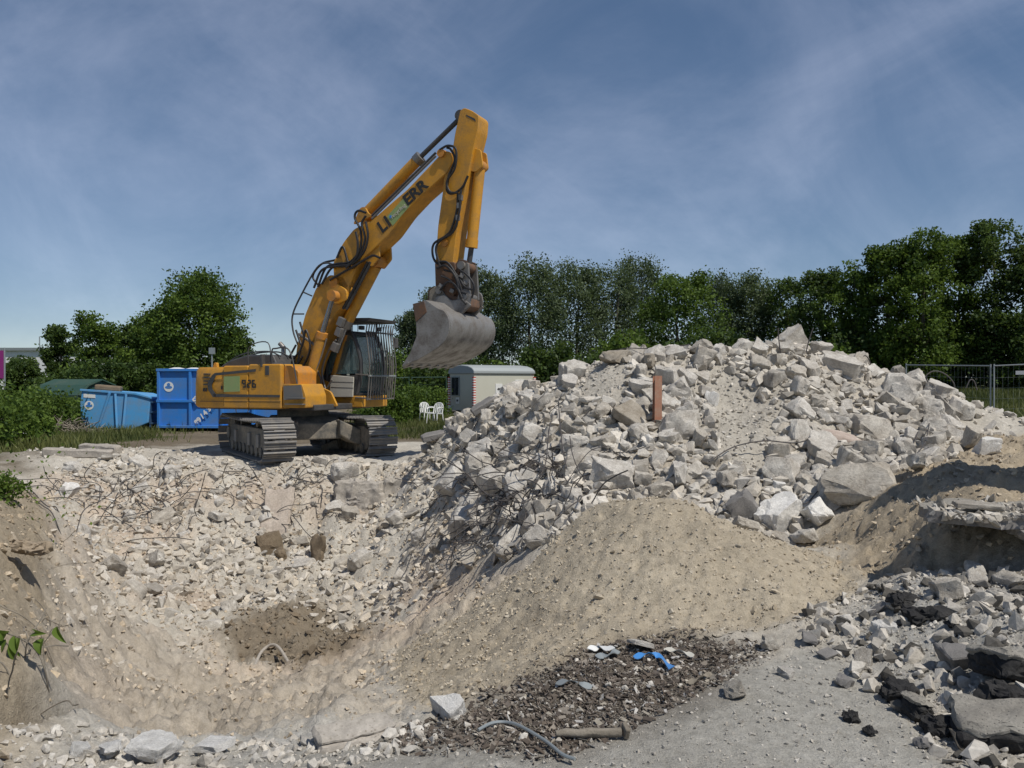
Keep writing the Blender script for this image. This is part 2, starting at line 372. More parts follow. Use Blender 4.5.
def fbm(x, y, f, o=4, seed=0, g=0.5):
    r = 0; a = 1.0
    for k in range(o):
        r = r + a * vnoise(x * f + 17.3 * k, y * f - 9.1 * k, seed + k); f *= 2.03; a *= g
    return r
def inpoly(X, Y, poly):
    ins = np.zeros(X.shape, bool); n = len(poly)
    for i in range(n):
        x0, y0 = poly[i]; x1, y1 = poly[(i + 1) % n]
        if y0 == y1: continue
        c = ((y0 > Y) != (y1 > Y)) & (X < (x1 - x0) * (Y - y0) / (y1 - y0) + x0)
        ins ^= c
    return ins
def edge_dist(X, Y, poly):
    d = np.full(X.shape, 1e9); n = len(poly)
    for i in range(n):
        x0, y0 = poly[i]; x1, y1 = poly[(i + 1) % n]; dx, dy = x1 - x0, y1 - y0
        t = np.clip(((X - x0) * dx + (Y - y0) * dy) / (dx * dx + dy * dy), 0, 1)
        d = np.minimum(d, np.hypot(X - x0 - t * dx, Y - y0 - t * dy))
    return d
def soft(X, Y, poly, w):                # 1 inside, fading over +-w at the edge, ragged
    d = edge_dist(X, Y, poly); s = np.where(inpoly(X, Y, poly), d, -d) + fbm(X, Y, 1.3, 4, 77) * w * 1.6
    return np.clip(s / (2 * w) + 0.5, 0, 1)
def XY(u, v, Y): return ((u - 512) / FPX * Y, Y)
# plan outlines (metres)
P_HEAP = [XY(862,0,6.3), XY(800,0,5.65), XY(720,0,5.35), XY(640,0,5.25), XY(560,0,4.85), XY(500,0,4.6), XY(436,0,4.3), XY(400,0,5.2), XY(385,0,7.0), XY(400,0,8.9), XY(450,0,9.0), XY(520,0,9.1), XY(600,0,8.9), XY(760,0,8.3), XY(840,0,7.4)]
P_PILE = [XY(560,0,9.4), XY(700,0,9.0), XY(790,0,8.9), XY(830,0,9.2), XY(880,0,9.9), XY(960,0,10.6), (7.6,13.6), (9.6,16.8), (8,18.4), (4,18.6), (0,18.4), (-1.8,17.6), XY(436,0,16.4), XY(442,0,15.0), XY(454,0,12.8), XY(500,0,10.5)]
P_PIT = [XY(54,0,5), XY(48,0,8.5), XY(48,0,13), XY(40,0,16.8), XY(120,0,17.6), XY(300,0,17.3), XY(434,0,17.2), XY(442,0,15.0), XY(454,0,12.8), XY(500,0,10.4), XY(510,0,9.3), XY(400,0,8.9), XY(385,0,7.0), XY(400,0,5.2), XY(420,0,4.2), XY(250,0,4.0), XY(80,0,3.9)]
P_SOIL = [XY(222,0,11.6), XY(300,0,10.5), XY(380,0,11.4), XY(365,0,12.4), XY(300,0,13.1), XY(240,0,12.6)]
P_YARD = [(-1.6,1.0), (-1.2,3.75), XY(430,0,4.05), XY(520,0,4.0), XY(640,0,4.3), XY(740,0,4.75), XY(820,0,5.2), XY(900,0,4.2), XY(950,0,3.6), (3,1.0)]
P_LITTER = [XY(420,0,3.95), XY(470,0,4.25), XY(540,0,4.72), XY(640,0,5.2), XY(700,0,5.32), XY(770,0,5.2), XY(745,0,4.75), XY(690,0,4.4), XY(640,0,4.05), XY(560,0,3.72), XY(470,0,3.85)]
P_RBANK = [XY(800,0,8.6), XY(870,0,6.5), XY(900,0,6.25), (4.2,6.1), (6.5,5.6), (9,8), (9,13), (7.0,13.0), XY(960,0,10.6), XY(880,0,9.9)]

HOLE = (XY(38,0,6.9)[0], 6.9)
def full_z(X, Y, fine=True):
    z = base_z(X, Y)
    pile = soft(X, Y, P_PILE, 0.35); heap = soft(X, Y, P_HEAP, 0.12); pit = soft(X, Y, P_PIT, 0.3); yard = soft(X, Y, P_YARD, 0.15)
    rb = soft(X, Y, P_RBANK, 0.2); near = np.clip((26 - Y) / 6, 0, 1)
    z = z + pile * (fbm(X, Y, 1.1, 4, 3) * 0.26) * near
    z = z + pit * (1 - pile) * (fbm(X, Y, 0.9, 3, 9) * 0.18 + fbm(X, Y, 3.1, 5, 10, 0.68) * 0.21) * np.clip((Y - 3.8) / 1.5, 0.2, 1)
    z = z + rb * (fbm(X, Y, 1.5, 4, 21) * 0.16 + fbm(X, Y, 5, 4, 22, .6) * 0.09)
    z = z + heap * (fbm(X, Y, 1.4, 4, 14) * 0.09 + fbm(X, Y, 6, 4, 15, 0.7) * 0.05)
    oth = np.clip(1 - pile - heap - pit - yard - rb, 0, 1)
    z = z + oth * (fbm(X, Y, 0.7, 4, 31) * 0.10) * np.clip(Y / 8, 0.2, 1) + oth * near * fbm(X, Y, 4, 3, 32) * 0.05
    # undercut hollow in the left bank
    hx = (X - HOLE[0]) / 0.26; hy = (Y - HOLE[1]) / 0.55
    z = z - 0.95 * np.exp(-(hx ** 2 + hy ** 2) ** 1.5)
    hx = (X + 2.46) / 0.10; hy = (Y - 4.4) / 0.55
    z = z - 0.30 * np.exp(-(hx ** 2 + hy ** 2) ** 2)
    if fine:
        am = yard * 0.004 + heap * 0.018 + (pit + rb) * 0.028 + pile * 0.03 + oth * 0.02
        z = z + am * near * fbm(X, Y, 19, 3, 41, 0.7) * 1.4
    return z
NR, NC = 440, 480
rows = 2.2 * np.exp(np.linspace(0, math.log(66 / 2.2), NR)); tans = np.linspace(-0.98, 0.98, NC)
GX = rows[:, None] * tans[None, :]; GY = np.repeat(rows[:, None], NC, 1)
GZ = full_z(GX, GY)
_lr0 = math.log(2.2); _lrs = math.log(66 / 2.2) / (NR - 1)
def gz(x, y):                           # bilinear height from the grid
    x = np.asarray(x, float); y = np.clip(np.asarray(y, float), 2.2, 65.9)
    r = (np.log(y) - _lr0) / _lrs; c = (np.clip(x / y, -0.979, 0.979) + 0.98) / 1.96 * (NC - 1)
    i = np.clip(r.astype(int), 0, NR - 2); j = np.clip(c.astype(int), 0, NC - 2); fr = r - i; fc = c - j
    return (GZ[i, j] * (1 - fc) + GZ[i, j + 1] * fc) * (1 - fr) + (GZ[i + 1, j] * (1 - fc) + GZ[i + 1, j + 1] * fc) * fr
def hitp(u, v):                         # same, but stay on the rubble heap where the pixel lies above its crest
    p = hit(u, v)
    if p.y < 18.5: return p
    ys = np.linspace(10, 17, 400); xs = (u - 512) / FPX * ys; k = int(np.argmin(EYE + (HOR - v) / FPX * ys - gz(xs, ys)))
    return Vector((xs[k], ys[k], gz1(xs[k], ys[k])))
def gz1(x, y): return float(gz(np.array([x]), np.array([y]))[0])
def hit(u, v, y0=2.3, y1=60):           # first ground point under a pixel
    ys = np.exp(np.linspace(math.log(y0), math.log(y1), 2500)); xs = (u - 512) / FPX * ys; zs = EYE + (HOR - v) / FPX * ys
    b = np.nonzero(zs < gz(xs, ys))[0]
    k = b[0] if len(b) else len(ys) - 1
    return Vector((xs[k], ys[k], gz1(xs[k], ys[k])))
def gnormal(x, y, e=0.25):
    return Vector((gz1(x - e, y) - gz1(x + e, y), gz1(x, y - e) - gz1(x, y + e), 2 * e)).normalized()

C_SAND = np.array((0.465, 0.405, 0.31)); C_DUST = np.array((0.52, 0.485, 0.42)); C_PINK = np.array((0.52, 0.44, 0.355)); C_SOIL = np.array((0.21, 0.17, 0.12))
C_YARD = np.array((0.40, 0.385, 0.345)); C_LIT = np.array((0.12, 0.098, 0.077)); C_EARTH = np.array((0.17, 0.14, 0.10)); C_GRASS = np.array((0.075, 0.085, 0.03))
C_BANK = np.array((0.38, 0.32, 0.235)); C_GREY = np.array((0.48, 0.465, 0.425)); C_DIRT = np.array((0.475, 0.415, 0.335))
def ground_color(X, Y):
    def bl(a, b, m): return a * (1 - m[..., None]) + b * m[..., None]
    col = np.broadcast_to(C_EARTH, X.shape + (3,)).copy()
    n1 = fbm(X, Y, 0.55, 4, 51); n2 = fbm(X, Y, 2.0, 4, 52)
    col = bl(col, C_GRASS, np.clip((Y - 24) / 3 + n1 * 3, 0, 1) * np.clip((X - 2) / 4 + n1, 0, 1))
    col = bl(col, C_GRASS, np.clip((-X - 9 - (Y - 18) * 0.05) / 2 + n1 * 4, 0, 1) * np.clip((Y - 17) / 3, 0, 1))
    work = [(-30, 1), (-9, 9), (-11, 18.6), (-9.5, 21.5), (-2, 24), (12, 22), (14, 16), (12, 1)]
    col = bl(col, C_DUST, soft(X, Y, work, 0.8))
    lb = [(-12, 2), (-1.9, 2), XY(62,0,4.0), XY(52,0,5.0), XY(46,0,7.0), XY(46,0,9.0), XY(44,0,12), XY(0,0,14), (-12, 14)]
    pit = soft(X, Y, P_PIT, 0.3)
    col = bl(col, C_DUST, pit)
    col = bl(col, C_PINK, pit * np.clip(n1 * 3 + n2 * 1.4 + 0.05, 0, 1))
    nearpit = pit * np.clip((11.2 - Y) / 1.5, 0, 1) * np.clip((Y - 4.2) / 0.6, 0, 1); col = bl(col, C_DIRT, nearpit * 0.8)
    col = bl(col, C_GREY, pit * np.clip((4.5 - Y) / 0.4, 0, 1))
    col = bl(col, C_SOIL, soft(X, Y, P_SOIL, 0.18) * 0.9)
    col = bl(col, C_BANK, soft(X, Y, lb, 0.12))
    pile = soft(X, Y, P_PILE, 0.25)
    col = bl(col, C_DUST * 0.93, pile); col = bl(col, C_DIRT, pile * np.clip(n1 * 3 - 0.4, 0, 1) * 0.5)
    rb = soft(X, Y, P_RBANK, 0.2); col = bl(col, C_BANK * 1.08, rb)
    right = [XY(870,0,6.5), XY(900,0,6.2), (4.2,6.05), (8,5.4), (8,2), (2.6,3), XY(830,0,5.2)]
    col = bl(col, C_GREY * 0.92, soft(X, Y, right, 0.15)); col = bl(col, C_EARTH, soft(X, Y, right, 0.15) * np.clip(n2 * 3 - 0.2, 0, 1) * 0.8)
    col = bl(col, C_YARD, soft(X, Y, P_YARD, 0.08))
    col = bl(col, C_SAND, soft(X, Y, P_HEAP, 0.06))
    col = bl(col, C_LIT, soft(X, Y, P_LITTER, 0.2) * 0.85)
    return col
gcol = ground_color(GX, GY)
idx = np.arange(NR * NC).reshape(NR, NC)
quads = np.stack([idx[:-1, :-1], idx[:-1, 1:], idx[1:, 1:], idx[1:, :-1]], -1).reshape(-1, 4)
fcx = GX.ravel()[quads].mean(1); fcy = GY.ravel()[quads].mean(1)
def sub_mesh(name, mask, drop=None):
    q = quads[mask]; used, inv = np.unique(q, return_inverse=True)
    co = np.stack([GX.ravel()[used], GY.ravel()[used], GZ.ravel()[used]], -1)
    return co, inv.reshape(-1, 4), gcol.reshape(-1, 3)[used]
heap_m = inpoly(fcx, fcy, P_HEAP); pile_m = inpoly(fcx, fcy, P_PILE) & ~heap_m
def smooth_obj(name, co, q, c):
    me = np_mesh(name, co, q, M_GROUND, c); me.shade_smooth(); return link(name, me)
# the ground runs on under the heaps, a little lower
hs_ = np.where(inpoly(GX, GY, P_HEAP), np.clip(edge_dist(GX, GY, P_HEAP) / 0.3, 0, 1), 0) * 0.2
ps_ = np.where(inpoly(GX, GY, P_PILE), np.clip(edge_dist(GX, GY, P_PILE) / 0.4, 0, 1), 0) * 0.3
gzz = GZ - np.maximum(hs_, ps_)
co = np.stack([GX.ravel(), GY.ravel(), gzz.ravel()], -1)
# skirt out to the horizon
ring = np.concatenate([idx[0, :], idx[1:, -1], idx[-1, -2::-1], idx[-2:0, 0]])
cen = np.array([0, 32.0]); outer = cen + (co[ring, :2] - cen) * 60.0
oc = np.concatenate([outer, np.full((len(ring), 1), -0.3)], 1)
n0 = len(co); k = np.arange(len(ring)); k2 = (k + 1) % len(ring)
sk = np.stack([ring[k], n0 + k, n0 + k2, ring[k2]], -1)
ground = smooth_obj('ground', np.concatenate([co, oc]), np.concatenate([quads, sk]), np.concatenate([gcol.reshape(-1, 3), np.broadcast_to(C_GRASS, oc.shape)]))
tag(ground, kind='structure')
tag(smooth_obj('soil_heap', *sub_mesh('soil_heap', heap_m)), 'smooth heap of light brown gravelly soil in front of the rubble', 'soil heap')
tag(smooth_obj('rubble_heap', *sub_mesh('rubble_heap', pile_m)), 'broad heap of dusty crushed concrete carrying the broken chunks', 'rubble heap')

# ------------------------------------------------------------------ vegetation
def leaves(centers, sig, per, size, rng, aspect=0.6, tint0=0.5, up=0.0):
    """numpy leaf diamonds around clump centres -> verts, faces, tint"""
    n = len(centers) * per
    c = np.repeat(centers, per, 0) + np.clip(rng.normal(size=(n, 3)), -1.7, 1.7) * np.repeat(sig, per, 0)
    a = rng.normal(size=(n, 3)); a[:, 2] += up; a /= np.linalg.norm(a, axis=1, keepdims=True)
    b = rng.normal(size=(n, 3)); b -= a * (a * b).sum(1, keepdims=True); b /= np.linalg.norm(b, axis=1, keepdims=True)
    s = size * rng.uniform(0.6, 1.4, (n, 1))
    v = np.stack([c - a * s * .5, c + b * s * aspect * .5, c + a * s * .5, c - b * s * aspect * .5], 1).reshape(-1, 3)
    f = np.arange(n * 4).reshape(n, 4)
    t = np.clip(tint0 + np.repeat(rng.normal(size=(len(centers), 1)) * 0.30, per, 0) + rng.normal(size=(n, 1)) * 0.18, 0, 1)
    return v, f, np.repeat(np.repeat(t, 4, 0), 3, 1)
def tree(X, Y, h, r, base, mat, seed, label, name='tree', group=None, nclump=95, per=110, leaf=0.2, shape=1.0, tint0=0.5, trunk=0.14, sig=0.34, stretch=1.0):
    rng = np.random.default_rng(seed); z0 = gz1(X, Y) if Y < 65 else -0.2
    root = empty(name, (X, Y, z0 - 0.05)); tag(root, label, 'tree' if 'shrub' not in name and 'bush' not in name else 'shrub', group)
    cb = h * base; ch = h - cb
    lobes = [(rng.uniform(0, 6.28), rng.uniform(0.25, 1.0), rng.uniform(0.7, 1.15)) for _ in range(9)]
    pts = []
    while len(pts) < nclump:
        t = rng.uniform(0, 1) ** 0.9; ang = rng.uniform(0, 6.28); rad = rng.uniform(0, 1) ** 0.45
        prof = math.sqrt(max(0.03, 1 - (abs(t - 0.46) / (0.60 if t > 0.46 else 0.62)) ** 2.3))
        lob = 1.0
        for la, lt, ls in lobes:
            d = abs((ang - la + math.pi) % (2 * math.pi) - math.pi)
            if d < 0.8 and abs(t - lt) < 0.22: lob = ls
        rr = r * prof * rad * lob
        pts.append((rr * math.cos(ang), rr * math.sin(ang), cb + ch * t * (0.94 + 0.1 * (lob - 0.9))))
    pts = np.array(pts)
    sg = np.stack([rng.uniform(.6, 1.25, nclump) * sig * r / 2.4, rng.uniform(.6, 1.25, nclump) * sig * r / 2.4, rng.uniform(.5, 1.1, nclump) * sig * r / 2.4 * stretch], -1)
    v, f, t = leaves(pts, sg, per, leaf, rng, tint0=tint0)
    # loose sprays standing out of the outline
    k = max(8, nclump // 5); far = pts[np.argsort(-(pts[:, 0] ** 2 + pts[:, 1] ** 2) - pts[:, 2] ** 2 * 0.2)[:k * 2]][rng.permutation(k * 2)[:k]]
    dirs = far - np.array([0, 0, cb + ch * 0.45]); dirs /= np.linalg.norm(dirs, axis=1, keepdims=True)
    far = far + dirs * rng.uniform(0.0, 0.4, (k, 1)) * r * 0.16
    v2, f2, t2 = leaves(far, np.full((k, 3), sig * 0.5), max(30, per // 2), leaf, rng, tint0=tint0 + 0.1)
    me = np_mesh('crown', np.concatenate([v, v2]), np.concatenate([f, f2 + len(v)]), mat, np.concatenate([t, t2]))
    link('crown', me, root)
    mb = MB(); top = cb + ch * 0.85; lean = rng.normal(size=2) * 0.12 * r
    mb.tube([(lean[0] * q * q, lean[1] * q * q, top * q) for q in (0, .05, .25, .5, .75, 1)], [trunk * 1.5, trunk * 1.1, trunk * .95, trunk * .7, trunk * .4, trunk * .12], 7)
    for i in rng.permutation(nclump)[:14]:
        p = pts[i]; q = max(0.12, (p[2] - 0.35 * math.hypot(p[0], p[1])) / top * 0.8); q = min(q, 0.85)
        s = Vector((lean[0] * q * q, lean[1] * q * q, top * q)); e = Vector(p)
        mb.tube([s, (s + e) / 2 + Vector((0, 0, 0.12 * r)), e], [trunk * .4 * (1.1 - q), trunk * .25 * (1.1 - q), 0.012], 5)
    mb.build('trunk', M_BARK, root, smooth=True)
    return root
def tpx(u, topv, Y, rpx, **k):
    z0 = gz1((u - 512) / FPX * Y, Y); h = EYE + (HOR - topv) / FPX * Y - z0
    return dict(X=(u - 512) / FPX * Y, Y=Y, h=h, r=rpx / FPX * Y, **k)
LEFT = 'trees on the left behind the blue skips'; MID = 'grey green trees behind the trailer'; RGT = 'tall green trees on the right behind the fence'
TREES = [
 (22,354,46,20,.12,M_LEAFD,LEFT,'low dark tree at the left edge before the white hall'),
 (60,320,44,15,.15,M_LEAFD,LEFT,'slim dark tree beside the white hall, second from the left'),
 (100,309,42,25,.12,M_LEAFG,LEFT,'round green tree above the green shed roof'),
 (132,318,46,18,.10,M_LEAFD,LEFT,'dark tree squeezed behind the light blue skip'),
 (160,303,44,28,.10,M_LEAFG,LEFT,'green tree left of the tallest crown behind the blue container'),
 (195,267,43,44,.18,M_LEAFG,LEFT,'tallest broad leafy tree of the left group, behind the blue container'),
 (232,322,45,20,.10,M_LEAFD,LEFT,'small tree at the right end of the left group, behind the engine hood'),
 (268,352,60,14,.15,M_LEAFG,LEFT,'tiny far tree just left of the excavator boom'),
 (412,306,50,16,.10,M_LEAFW,MID,'grey green tree left of the excavator bucket'),
 (436,282,50,20,.10,M_LEAFW,MID,'grey green tree directly behind the excavator bucket'),
 (484,262,48,28,.08,M_LEAFW,MID,'grey green willow just right of the excavator stick'),
 (530,252,47,36,.08,M_LEAFW,MID,'broad willow with upright twigs above the site trailer'),
 (576,256,49,32,.08,M_LEAFW,MID,'grey green willow right of the trailer roof'),
 (614,262,50,24,.10,M_LEAFW,MID,'narrow willow above the left shoulder of the rubble heap'),
 (642,252,52,26,.20,M_LEAFW,MID,'airy thin-leaved tree with pale stem behind the rubble heap'),
 (680,266,45,44,.06,M_LEAFG,MID,'bright green bushy tree behind the middle of the rubble heap'),
 (722,272,52,24,.10,M_LEAFW,MID,'grey green tree right of the bright bushy tree'),
 (752,270,50,28,.10,M_LEAFW,MID,'loose grey green tree left of the heap summit'),
 (790,272,48,24,.10,M_LEAFD,RGT,'dark tree straight behind the heap summit'),
 (824,262,44,28,.08,M_LEAFD,RGT,'dark tree right of the heap summit'),
 (856,256,42,24,.08,M_LEAFG,RGT,'green tree above the right shoulder of the heap'),
 (890,236,41,32,.08,M_LEAFG,RGT,'green tree with ragged top left of the fence panels'),
 (922,224,40,32,.10,M_LEAFG,RGT,'tall green tree above the first fence panel'),
 (955,224,41,28,.10,M_LEAFG,RGT,'tall leafy tree left of the highest dark tree'),
 (995,214,40,34,.10,M_LEAFD,RGT,'highest dark tree above the fence post at the right'),
 (1034,236,39,34,.08,M_LEAFD,RGT,'dark tree cut by the right edge of the picture'),
 (1085,225,40,40,.08,M_LEAFD,RGT,'dark tree beyond the right edge')]
rs0 = random.Random(3)
for i, (u, tv, Y, rp, b, m, g, lab) in enumerate(TREES):
    k = tpx(u, tv + 4, Y, rp); W = m is M_LEAFW
    big = rp > 26
    tree(k['X'], k['Y'], k['h'], k['r'] * (1.22 if W else 1.05), b, m, 100 + i, lab, 'willow_tree' if W else 'tree', g,
         nclump=(175 if big else 120) if W else (230 if u == 195 else 130 if big else 80), per=105 if W else 105, leaf=0.165 if not W else 0.145, sig=0.36 if big else 0.43, shape=0.85, stretch=1.35 if W else 1.0,
         tint0=rs0.uniform(.35, .7), trunk=0.13)
# undergrowth below the tree line
rs = random.Random(5)
for i in range(21):
    u = 395 + i * 33 + rs.uniform(-8, 8); Y = 40 + rs.uniform(-1.5, 3.0) if u > 560 else 45 + rs.uniform(-1, 2)
    X = (u - 512) / FPX * Y
    tree(X, Y, rs.uniform(2.2, 3.6), rs.uniform(1.5, 2.0), 0.02, M_LEAFD if rs.random() < .7 else M_LEAFG, 300 + i, 'dense dark shrub growing under the tree line', 'shrub', 'shrubs under the tree line', nclump=55, per=75, leaf=0.2, shape=0.7, trunk=0.05, sig=0.5)
for i in range(5):
    u = 60 + i * 42; Y = 39.5 + rs.uniform(-1, 2)
    tree((u - 512) / FPX * Y, Y, rs.uniform(1.8, 2.8), rs.uniform(1.3, 1.8), 0.02, M_LEAFD, 340 + i, 'dense dark shrub behind the shed and the skips', 'shrub', 'shrubs behind the skips', nclump=50, per=95, leaf=0.19, shape=0.7, trunk=0.05, sig=0.5)
for i, (u, tv, Y, rp) in enumerate([(-14, 388, 25, 36), (20, 390, 27, 26), (47, 396, 29, 26), (8, 410, 22, 26), (66, 402, 33, 20), (-40, 400, 20, 40), (30, 412, 25.5, 20)]):
    k = tpx(u, tv, Y, rp)
    tree(k['X'], k['Y'], k['h'], k['r'], 0.02, M_LEAFG, 360 + i, 'loose green bush at the left edge of the site', 'bush', 'bushes along the left edge', nclump=45, per=80, leaf=0.12, shape=0.6, trunk=0.02, sig=0.62)
for i, (u, tv, Y, rp) in enumerate([(392, 393, 33, 18), (412, 386, 36, 20), (432, 390, 38, 18), (375, 398, 33, 18)]):
    k = tpx(u, tv, Y, rp)
    tree(k['X'], k['Y'], k['h'], k['r'], 0.02, M_LEAFG, 380 + i, 'low green bush between the cab and the trailer', 'bush', 'bushes between cab and trailer', nclump=40, per=85, leaf=0.12, shape=0.6, trunk=0.02, sig=0.6)
k = tpx(2, 474, 9.5, 16)
tree(k['X'], k['Y'], k['h'], k['r'], 0.02, M_LEAFG, 395, 'small weedy bush on the left bank', 'bush', None, nclump=26, per=50, leaf=0.05, shape=0.6, trunk=0.01, sig=0.8)
# grass
def blades(n, fx, h0, h1, name, seed):
    rng = np.random.default_rng(seed); X, Y = fx(rng, n); z = gz(X, Y); n = len(X)
    h = rng.uniform(h0, h1, n) * (0.7 + 0.6 * (vnoise(X * .8, Y * .8, 5) + .5)); a = rng.uniform(0, 6.28, n); w = h * 0.075
    dx, dy = np.cos(a) * w, np.sin(a) * w; lx, ly = rng.normal(size=n) * h * .35, rng.normal(size=n) * h * .35
    v = np.stack([np.stack([X - dx, Y - dy, z - .02], -1), np.stack([X + dx, Y + dy, z - .02], -1), np.stack([X + lx, Y + ly, z + h], -1)], 1).reshape(-1, 3)
    t = np.clip(0.5 + vnoise(X * .5, Y * .5, 8) * 0.9 + rng.normal(size=n) * .15, 0, 1)
    me = np_mesh(name, v, np.arange(n * 3).reshape(n, 3), M_GRASS, np.repeat(np.repeat(t[:, None], 3, 1), 3, 0).reshape(-1, 3))
    return link(name, me)
def f_right(rng, n):
    Y = rng.uniform(21.5, 42, n); X = rng.uniform(2, 0.78 * 42, n); k = (X > 9.2 + (Y - 21) * .1) & (X < 0.78 * Y); return X[k], Y[k]
tag(blades(95000, f_right, .12, .34, 'grass', 61), 'rough meadow grass behind the fence panels', 'grass', kind='stuff')
def f_left(rng, n):
    Y = rng.uniform(18, 40, n); X = -rng.uniform(8.5, 30, n); k = (X > -0.78 * Y) & (X < -10.8 - (Y - 18) * .12 + rng.normal(size=n) * .8) & (vnoise(X * .6, Y * .6, 4) > -.12); return X[k], Y[k]
tag(blades(65000, f_left, .06, .34, 'grass', 62), 'patchy weeds and grass around the skips at left', 'grass', kind='stuff')
def f_mid(rng, n):
    Y = rng.uniform(25, 44, n); X = rng.uniform(-7, 3, n); k = (vnoise(X * .6, Y * .6, 14) > -.2); return X[k], Y[k]
tag(blades(28000, f_mid, .06, .30, 'grass', 63), 'weedy grass between the excavator and the trailer', 'grass', kind='stuff')

# ------------------------------------------------------------------ background things
def at(u, Y, dz=0.0): 
    x = (u - 512) / FPX * Y; return Vector((x, Y, gz1(x, Y) + dz))
# far white hall
hall = empty('hall', (-97, 150, -0.3)); tag(hall, 'long white industrial hall far behind the trees at left', 'hall')
MB().box((0, 0, 3.6), (46, 18, 7.2)).build('wall', M_HALL, hall)
MB().box((0, 0, 7.45), (47, 19, 0.5)).build('roof', M_GALV, hall)
for i in range(11):
    MB().box((-20 + i * 4, -9.05, 4.2), (2.4, 0.12, 1.2)).build('window', M_DGLASS, hall)
for i in range(3): MB().tube([(8 + i * 5, 0, 7.7), (8 + i * 5, 0, 10.2)], 0.12, 6).build('vent_pipe', M_GALV, hall)
# magenta banner on posts
bn = empty('banner', at(-6, 27)); tag(bn, 'magenta banner on a pole at the left edge of the picture', 'banner')
MB().tube([(0.36, 0, 0), (0.36, 0, 2.95)], 0.03, 8).build('pole', M_GALV, bn)
MB().box((0, -0.02, 2.38), (0.68, 0.02, 0.95)).build('cloth', M_MAG, bn)
MB().box((0, -0.02, 1.68), (0.66, 0.02, 0.36)).build('white_strip', M_WHITE, bn)
# green shed
sh = empty('shed', at(78, 36.5), R(-24)); tag(sh, 'dark green tarpaulin-roofed shed behind the light blue skip', 'shed')
w, l, e, rd = 1.15, 1.5, 1.25, 1.95
prof = [(-w, e), (-w * .6, e + .45), (0, rd), (w * .6, e + .45), (w, e)]
o = []
for q in (-1, 1):
    MB().prism([(-l, 0), (l, 0), (l, e), (-l, e)], q * w - .02, q * w + .02).build('side_wall', M_SHED, sh)
mb = MB()
mb.prism([(q[0], q[1]) for q in prof] + [(q[0] * .97, q[1] - .05) for q in reversed(prof)], -l - .1, l + .1, lambda a, b, w_: (w_, a, b)); mb.build('roof', M_SHED, sh)
MB().prism([(-w, 0), (-w, e)] + prof[1:-1] + [(w, e), (w, 0)], l - .05, l, lambda a, b, w_: (w_, a, b)).build('end_wall', M_SHED, sh)
# portable toilets behind the container (white domes)
for u, Y in ((177, 33.5), (194, 33.8)):
    t = empty('portable_toilet', at(u, Y)); tag(t, 'portable toilet with white domed roof behind the blue container, %s one' % ('left' if u < 180 else 'right'), 'toilet', 'portable toilets')
    MB().box((0, 0, 1.05), (1.05, 1.05, 2.1)).build('cabin', M_BLUE, t)
    mb = MB(); rings = [(.56, 2.1), (.56, 2.2), (.5, 2.32), (.34, 2.42), (.12, 2.47)]
    mb.tube([(0, 0, z) for _, z in rings], [q for q, _ in rings], 20); mb.build('roof', M_WHITE, t, smooth=True)
# tall blue container
def text_mesh(name, txt, size, mat, parent, mtx, extrude=0.004, bold=0.0, shear=0.0, sp=1.0):
    c = bpy.data.curves.new(name, 'FONT'); c.body = txt; c.size = size; c.extrude = extrude; c.offset = bold; c.shear = shear; c.space_character = sp; c.align_x = 'CENTER'; c.align_y = 'CENTER'
    o = bpy.data.objects.new(name, c); COL.objects.link(o)
    dg = bpy.context.evaluated_depsgraph_get(); me = bpy.data.meshes.new_from_object(o.evaluated_get(dg))
    bpy.data.objects.remove(o); me.materials.clear(); me.materials.append(mat)
    q = bpy.data.objects.new(name, me); COL.objects.link(q); q.parent = parent; q.matrix_local = mtx
    return q
FRONT = Matrix.Rotation(R(90), 4, 'X')       # text facing -Y
ct = empty('container', at(158, 30) + Vector((0, 0, -0.02)), R(-4)); tag(ct, 'tall dark-blue roll-off container behind the excavator tail', 'container')
L, H, D = 5.6, 2.34, 2.3
MB().box((L / 2, D / 2, .12 + (H - .12) / 2), (L, D, H - .12)).build('body', M_BLUE, ct, bevel=.02)
for x in (0.05, 1.28, 2.5, 3.7, 4.9, L - .05): MB().box((x, -.045, H / 2 + .06), (.10, .09, H - .2)).build('rib', M_BLUE, ct, bevel=.01)
for z in (.16, 1.12, H - .05): MB().box((L / 2, -.05, z), (L + .06, .10, .10)).build('rail', M_BLUE, ct, bevel=.01)
for x in (.4, L - .5): MB().tube([(x, 0, .13), (x, .3, .13)], .13, 12).build('roller', M_DARK, ct)
for x, z in ((2.1, 1.32), (3.3, .75)): MB().tube([(x - .25, -.1, z + .08), (x - .2, -.14, z - .08), (x + .2, -.14, z - .08), (x + .25, -.1, z + .08)], .02, 6).build('handle', M_DARK, ct)
def disc(r, n=24): return [(r * math.cos(2 * math.pi * i / n), r * math.sin(2 * math.pi * i / n)) for i in range(n)]
def emblem(parent, x, z, r, y=-.012):
    o = MB().prism([(x + a, z + b) for a, b in disc(r)], y, y + .006).build('emblem', M_WHITE, parent)
    MB().prism([(x + a * .75, z - .1 * r + b * .3) for a, b in disc(r)], y - .005, y - .001).build('emblem_arc', M_BLUE, o)
    MB().prism([(x + a * .34, z + .42 * r + b * .34) for a, b in disc(r)], y - .005, y - .001).build('emblem_dot', M_BLUE, o)
emblem(ct, .42, 1.66, .19)
text_mesh('lettering', 'SYSTEM', .34, M_WHITE, ct, Matrix.Translation((1.85, -.104, 1.5)) @ FRONT @ Matrix.Rotation(R(47), 4, 'Z'), bold=.012)
text_mesh('lettering', '89 / 4 3 16', .26, M_WHITE, ct, Matrix.Translation((1.9, -.104, .70)) @ FRONT @ Matrix.Rotation(R(47), 4, 'Z'), bold=.012)
